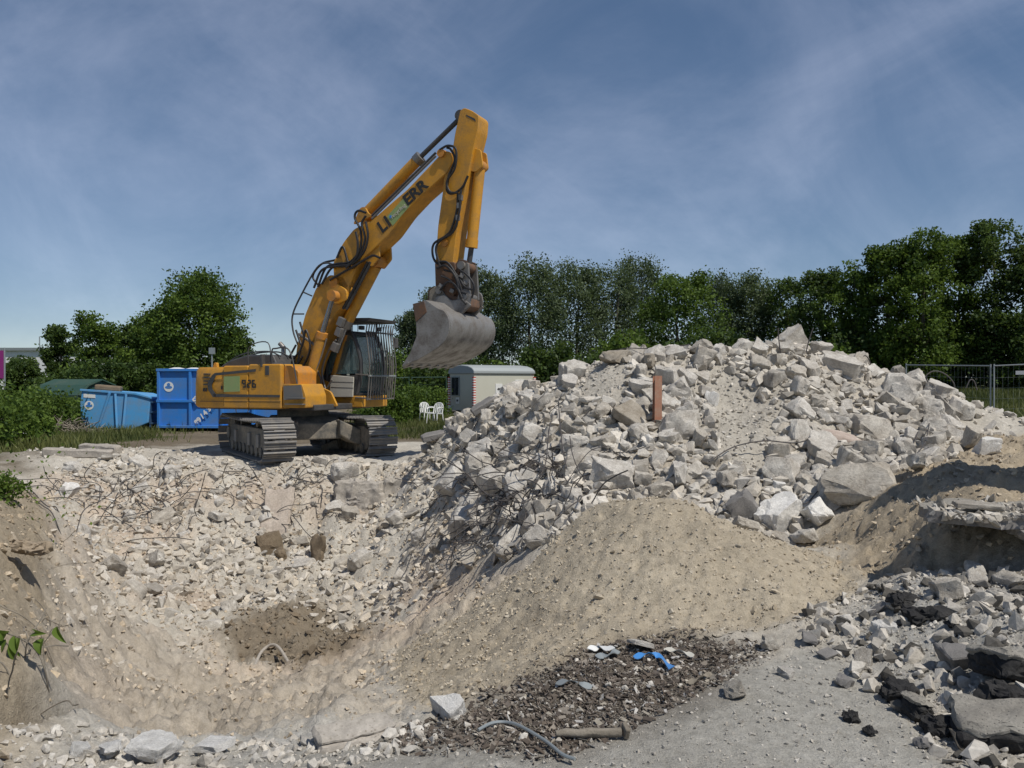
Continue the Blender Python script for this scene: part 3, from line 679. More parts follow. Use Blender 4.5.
# light blue skip
sk_ = empty('skip', at(115, 30) + Vector((0, 0, -0.02)), R(3)); tag(sk_, 'dented light blue open skip with braced side beside the tall container', 'skip')
prof = [(-1.22, .26), (-1.12, .12), (.62, .06), (1.22, .32), (1.30, 1.25), (.75, 1.42), (-1.22, 1.56), (-1.30, 1.0)]
MB().prism(prof, 0, 1.7).build('body', M_BLUE2, sk_, bevel=.03)
MB().prism([(-1.27, 1.52), (-1.27, 1.60), (.76, 1.46), (1.34, 1.29), (1.34, 1.22), (.74, 1.38)], -.05, 0.06).build('rim', M_BLUE2, sk_, bevel=.01)
for (x0, z0_, x1, z1_) in ((-.62, .12, -.18, 1.45), (.08, .10, .02, 1.42), (.30, .10, .42, 1.40)):
    MB().tube([(x0, -.05, z0_), (x1, -.05, z1_)], .055, 4).build('rib', M_BLUE2, sk_)
emblem(sk_, -.95, .98, .17)
MB().prism([(-1.15, 1.28), (-.72, 1.25), (-.72, 1.38), (-1.15, 1.42)], -.014, -.006).build('label_plate', M_WHITE, sk_)
MB().box((-.45, .5, 1.62), (.9, .8, .22), (0, .1, .3)).build('load', M_BROWNC, sk_, bevel=.06)
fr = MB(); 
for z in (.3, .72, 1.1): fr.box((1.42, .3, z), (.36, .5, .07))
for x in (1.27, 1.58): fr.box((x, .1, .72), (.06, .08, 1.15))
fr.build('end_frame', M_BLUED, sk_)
for x in (-.95, .25): MB().box((x, .25, .07), (.16, .3, .14)).build('foot', M_DARK, sk_)
# brush heap and litter by the skip
rb_ = random.Random(12)
c = at(70, 28.5)
br = MB()
for i in range(170):
    a = rb_.uniform(0, 6.28); q = rb_.random() ** .7; x, y = c.x + 1.15 * q * math.cos(a), c.y + .8 * q * math.sin(a); z = gz1(x, y) + rb_.uniform(0, .45) * (1 - q)
    d = Vector((rb_.gauss(0, 1), rb_.gauss(0, 1), rb_.gauss(.15, .4))).normalized() * rb_.uniform(.25, .8)
    br.tube([(x, y, z + .02), (x + d.x * .5, y + d.y * .5, z + abs(d.z) * .5 + .05), (x + d.x, y + d.y, z + abs(d.z))], [.02, .016, .007], 4)
tag(br.build('brush_heap', M_WOOD), 'heap of brown branches and roots left of the light blue skip', 'brush heap')
bag = empty('rubbish_bag', at(24, 23.5)); tag(bag, 'crumpled red and white rubbish bag on the weeds at left', 'bag')
def blob(name, r, seed, mat, parent, loc, squash=.7):
    bm = bmesh.new(); bmesh.ops.create_icosphere(bm, subdivisions=3, radius=r)
    for v in bm.verts:
        v.co *= 1 + .35 * mnoise.noise(v.co * (2.2 / r) + Vector((seed, 0, 0))); v.co.z *= squash
    me = bpy.data.meshes.new(name); bm.to_mesh(me); bm.free(); me.materials.append(mat); me.shade_smooth()
    o = link(name, me, parent); o.location = loc; return o
blob('red_bag', .19, 3, M_REDP, bag, (.1, 0, .12)); blob('white_bag', .16, 7, M_WHITE, bag, (-.13, .05, .2))
# white posts/beam by the pit rim
# site trailer
tr = empty('site_trailer', at(474, 39), R(37)); tag(tr, 'cream site trailer with grey curved roof and red-white corner stripes', 'trailer')
L, W, H0, H1 = 3.75, 2.2, .22, 2.16
MB().box((L / 2, W / 2, (H0 + H1) / 2), (L, W, H1 - H0)).build('body', M_CREAM, tr)
ro = [(-.08, H1 - .02), (-.08, H1 + .14), (.1, H1 + .28), (.45, H1 + .38), (W / 2, H1 + .44), (W - .45, H1 + .38), (W - .1, H1 + .28), (W + .08, H1 + .14), (W + .08, H1 - .02)]
MB().prism(ro, -.06, L + .06, lambda a, b, w_: (w_ - (.25 * max(0, b - H1) if w_ > 1 else 0), a, b)).build('roof', M_ROOF, tr, bevel=.04)
for i in range(14):
    for (cx_, cy_) in ((-.005, -.005), (L + .005, -.005), (-.005, W + .005)):
        MB().box((cx_, cy_, H0 + .06 + i * .124), (.14, .14, .062)).build('corner_stripe', M_WHITE if True else None, tr)
        MB().box((cx_, cy_, H0 + .122 + i * .124), (.136, .136, .062)).build('corner_stripe', M_REDP, tr)
MB().box((-.02, 1.62, 1.52), (.06, .72, .98)).build('window_frame', M_GALV, tr)
for y in (1.46, 1.79): MB().box((-.04, y, 1.52), (.06, .27, .88)).build('window_pane', M_DGLASS, tr)
MB().box((1.5, -.015, 1.40), (.42, .02, .50)).build('sign', M_WHITE, tr)
MB().prism([(1.38, 1.36), (1.44, 1.44), (1.55, 1.42), (1.62, 1.47), (1.58, 1.34), (1.45, 1.32)], -.034, -.027).build('sign_mark', M_DARK, tr)
MB().box((2.85, -.015, 1.38), (.66, .02, .95)).build('notice_board', M_WHITE, tr)
MB().box((2.72, -.032, 1.12), (.10, .012, .40)).build('notice_mark', M_DARK, tr); MB().box((3.05, -.032, 1.3), (.07, .012, .3)).build('notice_mark', M_DARK, tr)
MB().box((-.015, 1.45, .80), (.02, .3, .32)).build('sign', M_WHITE, tr); MB().box((-.03, 1.45, .8), (.012, .16, .1)).build('sign_mark', M_DARK, tr)
MB().box((-.06, 2.1, .45), (.1, .2, .14)).build('junction_box', M_WHITE, tr)
MB().box((L / 2, W / 2, .24), (L * .95, .9, .16)).build('chassis', M_DARK, tr)
for x in (.9, 2.7):
    for y in (.2, W - .2): MB().tube([(x, y - .1, .27), (x, y + .1, .27)], .28, 18).build('wheel', M_BLACK, tr, smooth=True)
MB().tube([(-.02, 1.2, .28), (-1.1, 1.2, .3)], .04, 8).build('drawbar', M_DARK, tr)
# plastic chairs
def chair(loc, rz, lab):
    r_ = empty('plastic_chair', loc, rz); tag(r_, lab, 'chair', 'white plastic chairs')
    MB().prism([(-.22, .40), (.22, .42), (.22, .45), (-.22, .43)], -.22, .22).build('seat', M_WHITE, r_, bevel=.012)
    b = MB(); b.tube(bez([(-.22, -.21, .43), (-.30, -.2, .72), (-.34, -.1, .84), (-.34, .1, .84), (-.30, .2, .72), (-.22, .21, .43)], 5), .022, 6)
    b.build('back_frame', M_WHITE, r_, smooth=True)
    for y in (-.12, -.04, .04, .12): MB().box((-.285, y, .64), (.014, .045, .40), (0, R(-14), 0)).build('back_slat', M_WHITE, r_)
    for y in (-.22, .22):
        MB().tube(bez([(-.28, y, .66), (-.05, y * 1.1, .68), (.2, y * 1.1, .64), (.22, y, .44)], 4), .02, 6).build('armrest', M_WHITE, r_, smooth=True)
        for x in (-.22, .22): MB().tube([(x * 1.2, y * 1.15, 0), (x, y, .42)], [.018, .026], 6).build('leg', M_WHITE, r_, smooth=True)
chair(at(427, 34.5), R(-60), 'white plastic armchair left of its twin before the trailer')
chair(at(435, 32.5), R(-115), 'white plastic armchair right of its twin, nearer the rubble')
# mobile fence panels
def panel(p0, p1, lab, grp, fm=None):
    fm = fm or M_GALV
    p0, p1 = Vector(p0), Vector(p1); d = p1 - p0; Lh = math.hypot(d.x, d.y); sl = d.z
    r_ = empty('fence_panel', p0, math.atan2(d.y, d.x)); tag(r_, lab, 'fence', grp)
    zt = lambda x, h: (x, 0, h + sl * x / Lh)
    for x in (.05, Lh - .05): MB().tube([zt(x, .05), zt(x, 2.0)], .022, 8).build('post', fm, r_, smooth=True)
    for h in (.15, 1.95): MB().tube([zt(.05, h), zt(Lh - .05, h)], .019, 8).build('rail', fm, r_, smooth=True)
    wv = MB(); n = int(Lh / .13)
    for i in range(1, n): wv.tube([zt(i * Lh / n, .15), zt(i * Lh / n, 1.95)], .0016, 3, False)
    for h in (.4, .7, 1.0, 1.3, 1.6): wv.tube([zt(.05, h), zt(Lh - .05, h)], .0017, 3, False)
    tag(wv.build('wire_mesh', fm, r_), kind='stuff')
    MB().prism([(Lh - .32, -.02), (Lh + .32, -.02), (Lh + .26, .13), (Lh - .26, .13)], -.11, .11, lambda a, b, w_: (a, w_, b + sl)).build('foot_block', M_SLABW, r_, bevel=.01)
    return r_
F0, F1, F2 = at(905, 26.2), at(992, 23), at(1125, 21.2)
panel(F0, F1, 'wire mesh fence panel emerging from behind the rubble heap', 'fence panels at the right')
sg = panel(F1, F2, 'wire mesh fence panel with small white plate, cut by right edge', 'fence panels at the right')
MB().box((.75, -.02, 1.75), (.34, .012, .11)).build('plate', M_WHITE, sg)
panel(at(372, 37), at(410, 38), 'wire mesh fence panel behind the cab', 'fence panels behind the excavator', M_SHED)
panel(at(411, 38), at(447, 39.5), 'wire mesh fence panel left of the trailer', 'fence panels behind the excavator', M_SHED)
# thin mast behind container
MB_ = MB(); p = at(212, 38); MB_.tube([p, p + Vector((0, 0, 3.4))], [.05, .04], 8); MB_.box(p + Vector((0, 0, 3.3)), (.25, .15, .3))
tag(MB_.build('lamp_mast', M_GALV), 'thin grey mast standing behind the blue container', 'mast')

# ------------------------------------------------------------------ excavator
EX, EY, EZ, YAW = -5.2, 19.8, -0.13, R(-25)
ex = empty('excavator', (EX, EY, EZ), YAW); tag(ex, 'orange-yellow crawler excavator with raised two-piece boom and wide bucket', 'excavator')
_a = (math.cos(YAW), math.sin(YAW)); _l = (-math.sin(YAW), math.cos(YAW))
def P(u, v, w=0.0):                     # pixel on the machine's plane w (left of centre) -> (forward, up)
    k = (u - 512) / FPX; cx_, cy_ = EX + w * _l[0], EY + w * _l[1]
    s = (k * cy_ - cx_) / (_a[0] - k * _a[1]); Y = cy_ + s * _a[1]
    return (s, EYE + (HOR - v) / FPX * Y - EZ)
def PL(pts, w=0.0): return [P(u, v, w) for u, v in pts]
def P3(u, v, w=0.0): s, z = P(u, v, w); return Vector((s, w, z))
def rounded(poly, r=.05, n=3):
    out = []; m = len(poly)
    for i in range(m):
        p = Vector(poly[i]); a = Vector(poly[i - 1]); b = Vector(poly[(i + 1) % m])
        da, db = (a - p), (b - p); rr = min(r, da.length * .45, db.length * .45)
        q0 = p + da.normalized() * rr; q1 = p + db.normalized() * rr
        for k in range(n + 1):
            t = k / n; out.append(tuple(q0 * (1 - t) ** 2 + p * 2 * t * (1 - t) + q1 * t * t))
    return out
def plate(name, poly, w0, w1, mat, bevel=.015, parent=ex): return MB().prism(poly, w0, w1).build(name, mat, parent, bevel=bevel)
def rod(name, p0, p1, r, mat, n=16, parent=ex): return MB().tube([p0, p1], r, n).build(name, mat, parent, smooth=True, angle=50)
def hose(name, pts, r=.024, mat=None, parent=ex): return MB().tube(bez(pts, 7), r, 7).build(name, mat or M_BLACK, parent, smooth=True)
# ---- undercarriage
UY = R(-33)
um = Matrix.Rotation(UY, 4, 'Z')
def und(name, mb, mat, parent=None, bevel=0.0, smooth=False):
    mb.v = [tuple(um @ Vector(v)) for v in mb.v]
    return mb.build(name, mat, parent or ex, bevel=bevel, smooth=smooth)
TR, TL, TG, TW = .435, 3.62, 1.20, .70
def track_path(q):
    """distance along the chain -> (x, z, angle)"""
    per = 2 * TL + 2 * math.pi * TR; q %= per
    if q < TL: return (-TL / 2 + q, 2 * TR + .045 - .05 * math.sin(math.pi * q / TL), 0.0)
    q -= TL
    if q < math.pi * TR: a = q / TR; return (TL / 2 + TR * math.sin(a), TR + .045 + TR * math.cos(a), a)
    q -= math.pi * TR
    if q < TL: return (TL / 2 - q, .045, math.pi)
    q -= TL; a = math.pi + q / TR
    return (-TL / 2 + TR * math.sin(a), TR + .045 + TR * math.cos(a), a)
PER = 2 * TL + 2 * math.pi * TR; NS = 46; PITCH = PER / NS
shoe = MB()
shoe.box((0, 0, .010), (PITCH * .84, TW, .02))
for gx, gh in ((-.07, .05), (.005, .02), (.07, .02)): shoe.box((gx, 0, .018 + gh / 2), (.022, TW, gh))
shoe.box((-.03, 0, -.03), (PITCH * .8, .22, .05))
shoe_me = shoe.mesh('shoe', M_SHOE)
for side in (-1, 1):
    frm = MB(); yc = side * TG
    frm.prism(rounded([(-TL / 2 - .05, .30), (-TL / 2 + .25, .16), (TL / 2 - .25, .16), (TL / 2 + .05, .30), (TL / 2 + .05, .58), (TL / 2 - .35, .72), (-TL / 2 + .35, .72), (-TL / 2 - .05, .58)], .08), yc - .17, yc + .17)
    trk = und('track', frm, M_UNDER, None, .02)
    for x in (-TL / 2, TL / 2):
        m = MB(); m.tube([(x, yc - .09, TR + .045), (x, yc + .09, TR + .045)], .385, 26); m.tube([(x, yc - .2, TR + .045), (x, yc + .2, TR + .045)], .16, 16)
        und('sprocket' if x < 0 else 'idler', m, M_UNDER, trk, smooth=True)
    for i in range(8):
        x = -TL / 2 + .45 + i * (TL - .9) / 7; m = MB(); m.tube([(x, yc - .2, .19), (x, yc + .2, .19)], .115, 16); und('roller', m, M_UNDER, trk, smooth=True)
    for x in (-.75, .75): m = MB(); m.tube([(x, yc - .12, .80), (x, yc + .12, .80)], .075, 14); und('carrier_roller', m, M_UNDER, trk, smooth=True)
    for x in (-1.0, .35, 1.15):
        m = MB(); m.box((x, yc + side * .19, .44), (.22, .06, .30)); und('track_guide', m, M_SHOE, trk, .01)
    for i in range(NS):
        x, z, a = track_path(i * PITCH + .03)
        o = link('shoe', shoe_me, trk)
        o.matrix_local = um @ Matrix.Translation((x, yc, z)) @ Matrix.Rotation(a, 4, 'Y')
m = MB()
m.prism([(-1.1, .42), (1.1, .42), (1.1, .80), (.7, .95), (-.7, .95), (-1.1, .80)], -.62, .62)
und('car_body', m, M_UNDER, None, .03)
for sx in (-1, 1):
    for sy in (-1, 1):
        m = MB(); x0 = sx * .95
        m.prism([(sy * .5, .88), (sy * 1.04, .62), (sy * 1.04, .26), (sy * .86, .30), (sy * .5, .52)], x0 - .32, x0 + .32, lambda a, b, w_: (w_, a, b)); und('leg_beam', m, M_UNDER, None, .03)
MB().tube([(0, 0, .93), (0, 0, 1.12)], .62, 40).build('slewing_ring', M_UNDER, ex, smooth=True, angle=40)
# ---- upper frame
plate('main_frame', rounded([(-2.3, 1.12), (1.25, 1.12), (1.25, 1.26), (-2.3, 1.26)], .03), -1.1, 1.1, M_DARK)
zb, zt_ = 1.16, 2.16
# counterweight: rounded plan, extruded in z
pl = []
for i in range(17):
    a = R(100 + 160 * i / 16 - 10 + 10 * (i / 16) * 0)
    a = R(96 + 168 * i / 16)
    pl.append((-1.45 + 1.42 * math.cos(a) * 1.0, 1.38 * max(-1, min(1, math.sin(a) * 1.12))))
pl = [(-1.25, 1.38)] + pl + [(-1.25, -1.38)]
m = MB(); n = len(pl)
lv = [(zb, .97), (zb + .06, 1.0), (1.75, 1.0), (zt_ - .10, .985), (zt_ - .02, .95)]
vs = []; 
for z, sc in lv: vs += [(-1.25 + (x + 1.25) * sc, y * sc, z) for x, y in pl]
fs = [tuple(range(n)), tuple(range((len(lv) - 1) * n, len(lv) * n))]
for j in range(len(lv) - 1): fs += [(j * n + i, j * n + (i + 1) % n, (j + 1) * n + (i + 1) % n, (j + 1) * n + i) for i in range(n)]
m.add(vs, fs); cw = m.build('counterweight', M_YEL, ex, smooth=True, angle=35)
for i in range(4): MB().box((-1.78, -1.36 + .0, 1.72 + i * .085), (.20, .10, .028), (0, 0, R(-12))).build('vent_slot', M_DARK, cw)
# right side cover (two doors)
xs0, xs1 = -1.24, P(283, 400, -1.4)[0]
def side_box(name, s0, s1, y0, y1, z0, z1, slope=0.0, mat=M_YEL):
    return MB().prism(rounded([(s0, z0), (s1, z0), (s1, z1), (s0, z1 - slope)], .05), y0, y1).build(name, mat, ex, bevel=.03)
side_box('side_cover', -1.24, -.46, -1.40, -.62, zb, 2.17); side_box('side_cover', -.45, .52, -1.40, -.62, zb, 2.20)
side_box('left_cover', -1.24, .25, .62, 1.40, zb, 2.18)
plate('engine_hood', rounded([(-1.9, 2.08), (-1.5, 2.30), (-.9, 2.44), (-.1, 2.44), (.1, 2.05), (-.1, 1.9), (-1.9, 1.9)], .08), -.98, .66, M_DARK, .04)
for y in (-.8, -.5): MB().tube(bez([(-1.85, y, 2.18), (-1.2, y, 2.46), (-.4, y, 2.52), (.0, y, 2.40)], 6), .018, 6).build('hood_rail', M_DARK, ex, smooth=True)
MB().tube([(-.7, .1, 2.4), (-.7, .1, 2.66), (-.82, .1, 2.76)], .06, 10).build('exhaust', M_STEEL, ex, smooth=True)
plate('lifting_eye', rounded([(-1.98, 2.12), (-1.84, 2.12), (-1.86, 2.26), (-1.94, 2.26)], .03), -1.0, -.92, M_YEL)
# dark stripe, sticker and number on the right side
yS = -1.404
def flat(name, poly, mat, y=yS, th=.006, parent=ex): return MB().prism(poly, y - th, y).build(name, mat, parent)
S = lambda u, v: P(u, v, -1.4)
flat('stripe', [S(215, 373), S(256, 369), S(256, 371.6), S(216, 375.6)], M_DARK); flat('stripe', [S(213, 394), S(280, 395), S(280, 397.4), S(215, 397)], M_DARK)
st = [P(215, 373, -1.4), P(212, 375.5, -1.4), P(207.5, 384, -1.4), P(208.5, 390, -1.4), P(213, 397, -1.4), P(216, 397, -1.4), P(216, 394, -1.4), P(212.5, 389, -1.4), P(212, 385, -1.4), P(216, 376, -1.4)]
flat('stripe', st, M_DARK)
flat('sticker', [S(224, 376.5), S(240, 376), S(240, 391.5), S(224, 392)], M_GREEN)
flat('latch', [S(221, 386), S(222.6, 386), S(222.6, 389.5), S(221, 389.5)], M_BLACK)
for u0 in (203.0, 205.3): flat('latch', [S(u0, 388), S(u0 + 1.7, 388), S(u0 + 1.7, 391.5), S(u0, 391.5)], M_BLACK, y=-1.402)
flat('door_gap', [S(200, 401), S(281, 401.6), S(281, 402.1), S(200, 401.5)], M_TXT, y=-1.4025, th=.003)
s0_, z0_ = S(249, 383.8); dg_h, dg_w, dg_t = .19, .125, .036
def digit(segs, x):
    m = MB(); h, w, t = dg_h, dg_w, dg_t; R_ = {'t': (0, h / 2 - t / 2, w - 2 * t, t), 'm': (0, 0, w - 2 * t, t), 'b': (0, -h / 2 + t / 2, w - 2 * t, t), 'L': (-w / 2 + t / 2, h / 4, t, h / 2), 'l': (-w / 2 + t / 2, -h / 4, t, h / 2), 'R': (w / 2 - t / 2, h / 4, t, h / 2), 'r': (w / 2 - t / 2, -h / 4, t, h / 2)}
    for q in segs: cx_, cz_, dx, dz = R_[q]; m.box((s0_ + x + cx_, yS - .003, z0_ + cz_), (dx, .006, dz))
    m.build('digit', M_TXT, ex)
digit('tmbLRr', -.155); digit('tmbRl', 0); digit('tmbLlr', .155)
# front right platform: tank, steps, hand rails, boxes
plate('tool_box', rounded([P(283, 384, -1.35), P(302, 384, -1.35), P(306, 396, -1.35), P(306, 408, -1.35), P(283, 408, -1.35)], .04), -1.36, -.62, M_YEL)
q = [P(284, 386, -1.37), P(301, 385, -1.37), P(303.5, 399, -1.37), P(284, 400, -1.37)]
flat('step_plate', q, M_STEEL, y=-1.365, th=.02)
for z in (1.28, 1.42): MB().box((.95, -1.42, z), (.5, .12, .025)).build('step', M_STEEL, ex)
plate('tank', rounded([(.53, 1.3), (.95, 1.3), (.95, 2.02), (.75, 2.16), (.53, 2.16)], .05), -1.30, -.66, M_YELD)
plate('battery_cover', rounded([P(268, 362, -1.2), P(283, 366, -1.2), P(283, 384, -1.2), P(271, 384, -1.2)], .05), -1.2, -.7, M_DARK)
MB().tube(bez([(.2, -1.33, 2.16), (.2, -1.33, 2.5), (.3, -1.33, 2.56), (.72, -1.33, 2.5), (.95, -1.33, 1.7)], 6), .018, 6).build('hand_rail', M_DARK, ex, smooth=True)
MB().tube(bez([(-.55, -1.3, 2.18), (-.5, -1.3, 2.62), (.05, -1.3, 2.70), (.15, -1.3, 2.2)], 6), .014, 6).build('mirror_bar', M_DARK, ex, smooth=True)
MB().box((-.05, -1.36, 2.28), (.06, .12, .3)).build('mirror', M_DARK, ex, bevel=.01)
MB().box((.12, -1.38, 2.05), (.12, .06, .22)).build('work_lamp', M_DARK, ex, bevel=.01)
# ---- boom
BW = .27
plate('lower_boom', rounded(PL([(316, 288), (329, 275), (343, 276), (350, 288), (347, 301), (336, 313), (328, 326), (313, 362), (307, 386), (297, 388), (293, 378), (297, 345), (305, 315)], -BW), .07), -BW, BW, M_YEL, .02)
ub = PL([(333, 263), (343, 243), (354, 229), (371, 221), (408, 189), (444, 151), (451, 152), (453, 161), (447, 173), (420, 197), (404, 214), (389, 235), (373, 250), (358, 264), (350, 286), (341, 292), (334, 281)], -BW)
plate('upper_boom', rounded(ub, .09), -BW, BW, M_YEL, .02)
for u, v, r_ in ((342, 284, .2), (448, 157, .15)):
    c = P3(u, v); rod('pivot_pin', c + Vector((0, -.34, 0)), c + Vector((0, .34, 0)), r_ * .62, M_YELD)
for w in (-.30, .30): plate('knuckle_boss', rounded(PL([(327, 288), (336, 282), (348, 290), (349, 300), (338, 305), (329, 300)], -BW), .08), w - .035, w + .035, M_YEL, .015)
# lift cylinders
for w in (-.48, .48):
    b0 = P3(305.5, 396, -.48); b1 = P3(322, 334.5, -.48); b2 = P3(333.5, 296, -.48)
    for q in (b0, b1, b2): q.y = w
    cyl = rod('lift_cylinder', b0, b1, .125, M_YEL, 20); rod('gland', b1 - (b1 - b0).normalized() * .1, b1 + (b1 - b0).normalized() * .05, .14, M_YELD, 20, cyl)
    rod('rod', b1, b2, .058, M_CHROME, 14, cyl)
    rod('eye', b2 + Vector((0, -.09, 0)), b2 + Vector((0, .09, 0)), .13, M_YELD, 16, cyl); rod('eye', b0 + Vector((0, -.1, 0)), b0 + Vector((0, .1, 0)), .15, M_YELD, 16, cyl)
    hose('cylinder_pipe', [b0 + Vector((.1, -.1 * (1 if w < 0 else -1), .2)), (b0 + b1) / 2 + Vector((.15, 0, .05)), b1 + Vector((.14, 0, -.1))], .02, M_STEEL, cyl)
rod('boom_foot_pin', P3(301, 381) + Vector((0, -.5, 0)), P3(301, 381) + Vector((0, .5, 0)), .09, M_YELD)
for w in (-.36, .36): plate('boom_bracket', rounded([(.15, 1.2), (1.35, 1.2), (1.15, 1.55), (.75, 1.7), (P(301, 381)[0] + .1, P(301, 381)[1] + .15), (P(301, 381)[0] - .15, P(301, 381)[1] + .1), (.1, 1.5)], .06), w - .03, w + .03, M_YEL)
# adjusting cylinder between the two boom pieces
for w, du in ((.13, 0),):
    a0, a1, a2 = P3(336, 352, .1), P3(346, 325, .1), P3(378.5, 262, .1)
    cyl = rod('adjusting_cylinder', a1, a2 - (a2 - a1).normalized() * .12, .135, M_YEL, 20); rod('rod', a0, a1, .07, M_CHROME, 14, cyl); rod('eye', a2 + Vector((0, -.2, 0)), a2 + Vector((0, .2, 0)), .14, M_YELD, 16, cyl)
    rod('gland', a1 - (a2 - a1).normalized() * .05, a1 + (a2 - a1).normalized() * .14, .15, M_STEEL, 20, cyl)
plate('cylinder_bracket', rounded(PL([(368, 252), (384, 240), (385, 258), (377, 268), (371, 264)], 0), .05), -.22, -.16, M_YEL); plate('cylinder_bracket', rounded(PL([(368, 252), (384, 240), (385, 258), (377, 268), (371, 264)], 0), .05), .26, .32, M_YEL)
rod('hydraulic_pipe', P3(371, 262, -.2), P3(346, 309, -.2), .045, M_DARK, 10); rod('hydraulic_pipe', P3(368, 262, -.27), P3(343, 309, -.27), .03, M_BLACK, 10)
for (u, v) in ((339, 332), (335, 347), (341, 322)): MB().box(P3(u, v, -.3), (.16, .12, .22), (0, R(25), 0)).build('valve_block', M_STEEL, ex, bevel=.015)
hose('hydraulic_pipe', [P3(299, 334, -.3), P3(308, 340, -.34), P3(316, 346, -.34)], .035, M_STEEL)
# stick cylinder along the top of the boom
t0, t1, t2 = P3(366, 214), P3(420, 158), P3(462, 117)
cyl = rod('stick_cylinder', t0, t1, .13, M_YEL, 20); rod('rod', t1, t2, .055, M_DARK, 14, cyl); rod('gland', t1 - (t1 - t0).normalized() * .12, t1 + (t1 - t0).normalized() * .04, .145, M_STEEL, 20, cyl)
rod('eye', t2 + Vector((0, -.12, 0)), t2 + Vector((0, .12, 0)), .12, M_DARK, 16, cyl); rod('eye', t0 + Vector((0, -.12, 0)), t0 + Vector((0, .12, 0)), .14, M_YELD, 16, cyl)
for w in (-.16, .16): plate('cylinder_bracket', rounded(PL([(358, 226), (364, 211), (370, 209), (373, 215), (378, 217)], 0), .05), w - .03, w + .03, M_YEL)
for dw, dv in ((-.20, 0), (-.26, 3)): rod('hydraulic_pipe', P3(372, 216 + dv, dw), P3(436, 153 + dv, dw), .028, M_STEEL if dv else M_DARK, 10)
# lettering on the boom
def boom_m(u, v): s, z = P(u, v, -BW); return Matrix.Translation((s, -BW - .006, z))
p0, p1 = Vector(P(382, 228, -BW)), Vector(P(426, 187, -BW)); ang = math.atan2(p1.y - p0.y, p1.x - p0.x)
RB = FRONT @ Matrix.Rotation(ang, 4, 'Z')
text_mesh('lettering', 'LI', .40, M_TXT, ex, boom_m(384.5, 225) @ RB, bold=.013, sp=1.15); text_mesh('lettering', 'ERR', .36, M_TXT, ex, boom_m(415.5, 193) @ RB @ Matrix.Scale(1.1, 4, (1, 0, 0)), bold=.013, sp=1.0)
flat('sticker', PL([(387, 217), (405, 197), (410, 206), (393, 226)], -BW), M_GREEN, y=-BW - .001, th=.005)
text_mesh('lettering', 'recycling', .13, M_BEIGE, ex, boom_m(398.7, 211.5) @ Matrix.Translation((0, -.006, 0)) @ RB)
MB().tube([P3(391, 217, -BW) + Vector((0, -.0, 0)), P3(391, 217, -BW) + Vector((0, -.014, 0))], .035, 12).build('sticker_dot', M_BLUE, ex)
# hoses
yb = -BW - .06
HOSES = [([(318, 287), (326, 268), (337, 264), (350, 262), (360, 250), (361, 232), (355, 218), (358, 211), (366, 213)], yb), ([(322, 284), (332, 268), (346, 266), (358, 258), (365, 240), (362, 224), (366, 216)], yb - .02),
         ([(314, 288), (322, 270), (338, 266), (352, 264), (364, 252), (368, 236), (366, 222)], yb - .04), ([(337, 258), (343, 247), (348, 262), (352, 268), (360, 262)], yb),
         ([(356, 232), (358, 244), (356, 258), (346, 268)], yb - .06), ([(330, 280), (344, 272), (358, 264), (372, 256), (380, 258)], yb - .03)]
for pts, w in HOSES: hose('hose', [P3(u, v, w) for u, v in pts], .028)
for w in (-.18, -.05, .08): hose('hose', [P3(319, 286, w), P3(313, 276, w), P3(322, 264, w), P3(336, 260, w)], .026)
# guard rail on the back of the lower boom
for w in (-.2, .12): MB().tube(bez([P3(298, 345, w), P3(293, 330, w), P3(293, 314, w), P3(303, 292, w), P3(317, 268, w), P3(327, 263, w), P3(335, 266, w)], 6), .022, 7).build('hose_guard', M_DARK, ex, smooth=True)
for (u, v, u2, v2) in ((293, 314, 304, 314), (303, 292, 312, 296)): MB().tube([P3(u, v, -.2), P3(u2, v2, -.2)], .018, 6).build('hose_guard', M_DARK, ex)
for pts in ([(300, 322), (304, 338), (300, 352), (296, 372)], [(296, 330), (302, 345), (306, 330), (310, 350), (299, 375)], [(301, 350), (292, 362), (290, 380), (287, 388)], [(296, 345), (288, 360), (283, 372), (281, 384)], [(303, 356), (296, 368), (294, 384), (291, 392)]): hose('hose', [P3(u, v, -.42) for u, v in pts], .026)
for pts in ([(327, 396), (322, 372), (328, 352), (336, 340)], [(318, 396), (321, 380), (316, 366), (322, 350)], [(312, 398), (318, 386), (325, 390), (332, 380)]): hose('hose', [P3(u, v, -.1) for u, v in pts], .024, M_STEEL)
# ---- stick
SW = .24
stk = PL([(460, 111), (464, 108), (472, 111), (479, 116), (478, 130), (474, 146), (468, 176), (463, 200), (457, 230), (453, 262), (456, 284), (437, 284), (435.5, 262), (438, 226), (443, 190), (444, 178), (451, 160), (455, 134)], -SW)
plate('stick', rounded(stk, .07), -SW, SW, M_YEL, .02)
flat('stick_recess', PL([(466, 115), (475, 119), (476, 122), (467, 117)], -SW), M_DARK, y=-SW - .001, th=.004)
rod('pin', P3(445, 243, -SW) + Vector((0, -.04, 0)), P3(445, 243, -SW), .09, M_YELD)
# dirty lower end of the stick
plate('stick_end', rounded(PL([(435, 262), (455, 262), (458, 290), (450, 300), (436, 296)], -SW), .06), -SW - .012, SW + .012, M_RUST, .015)
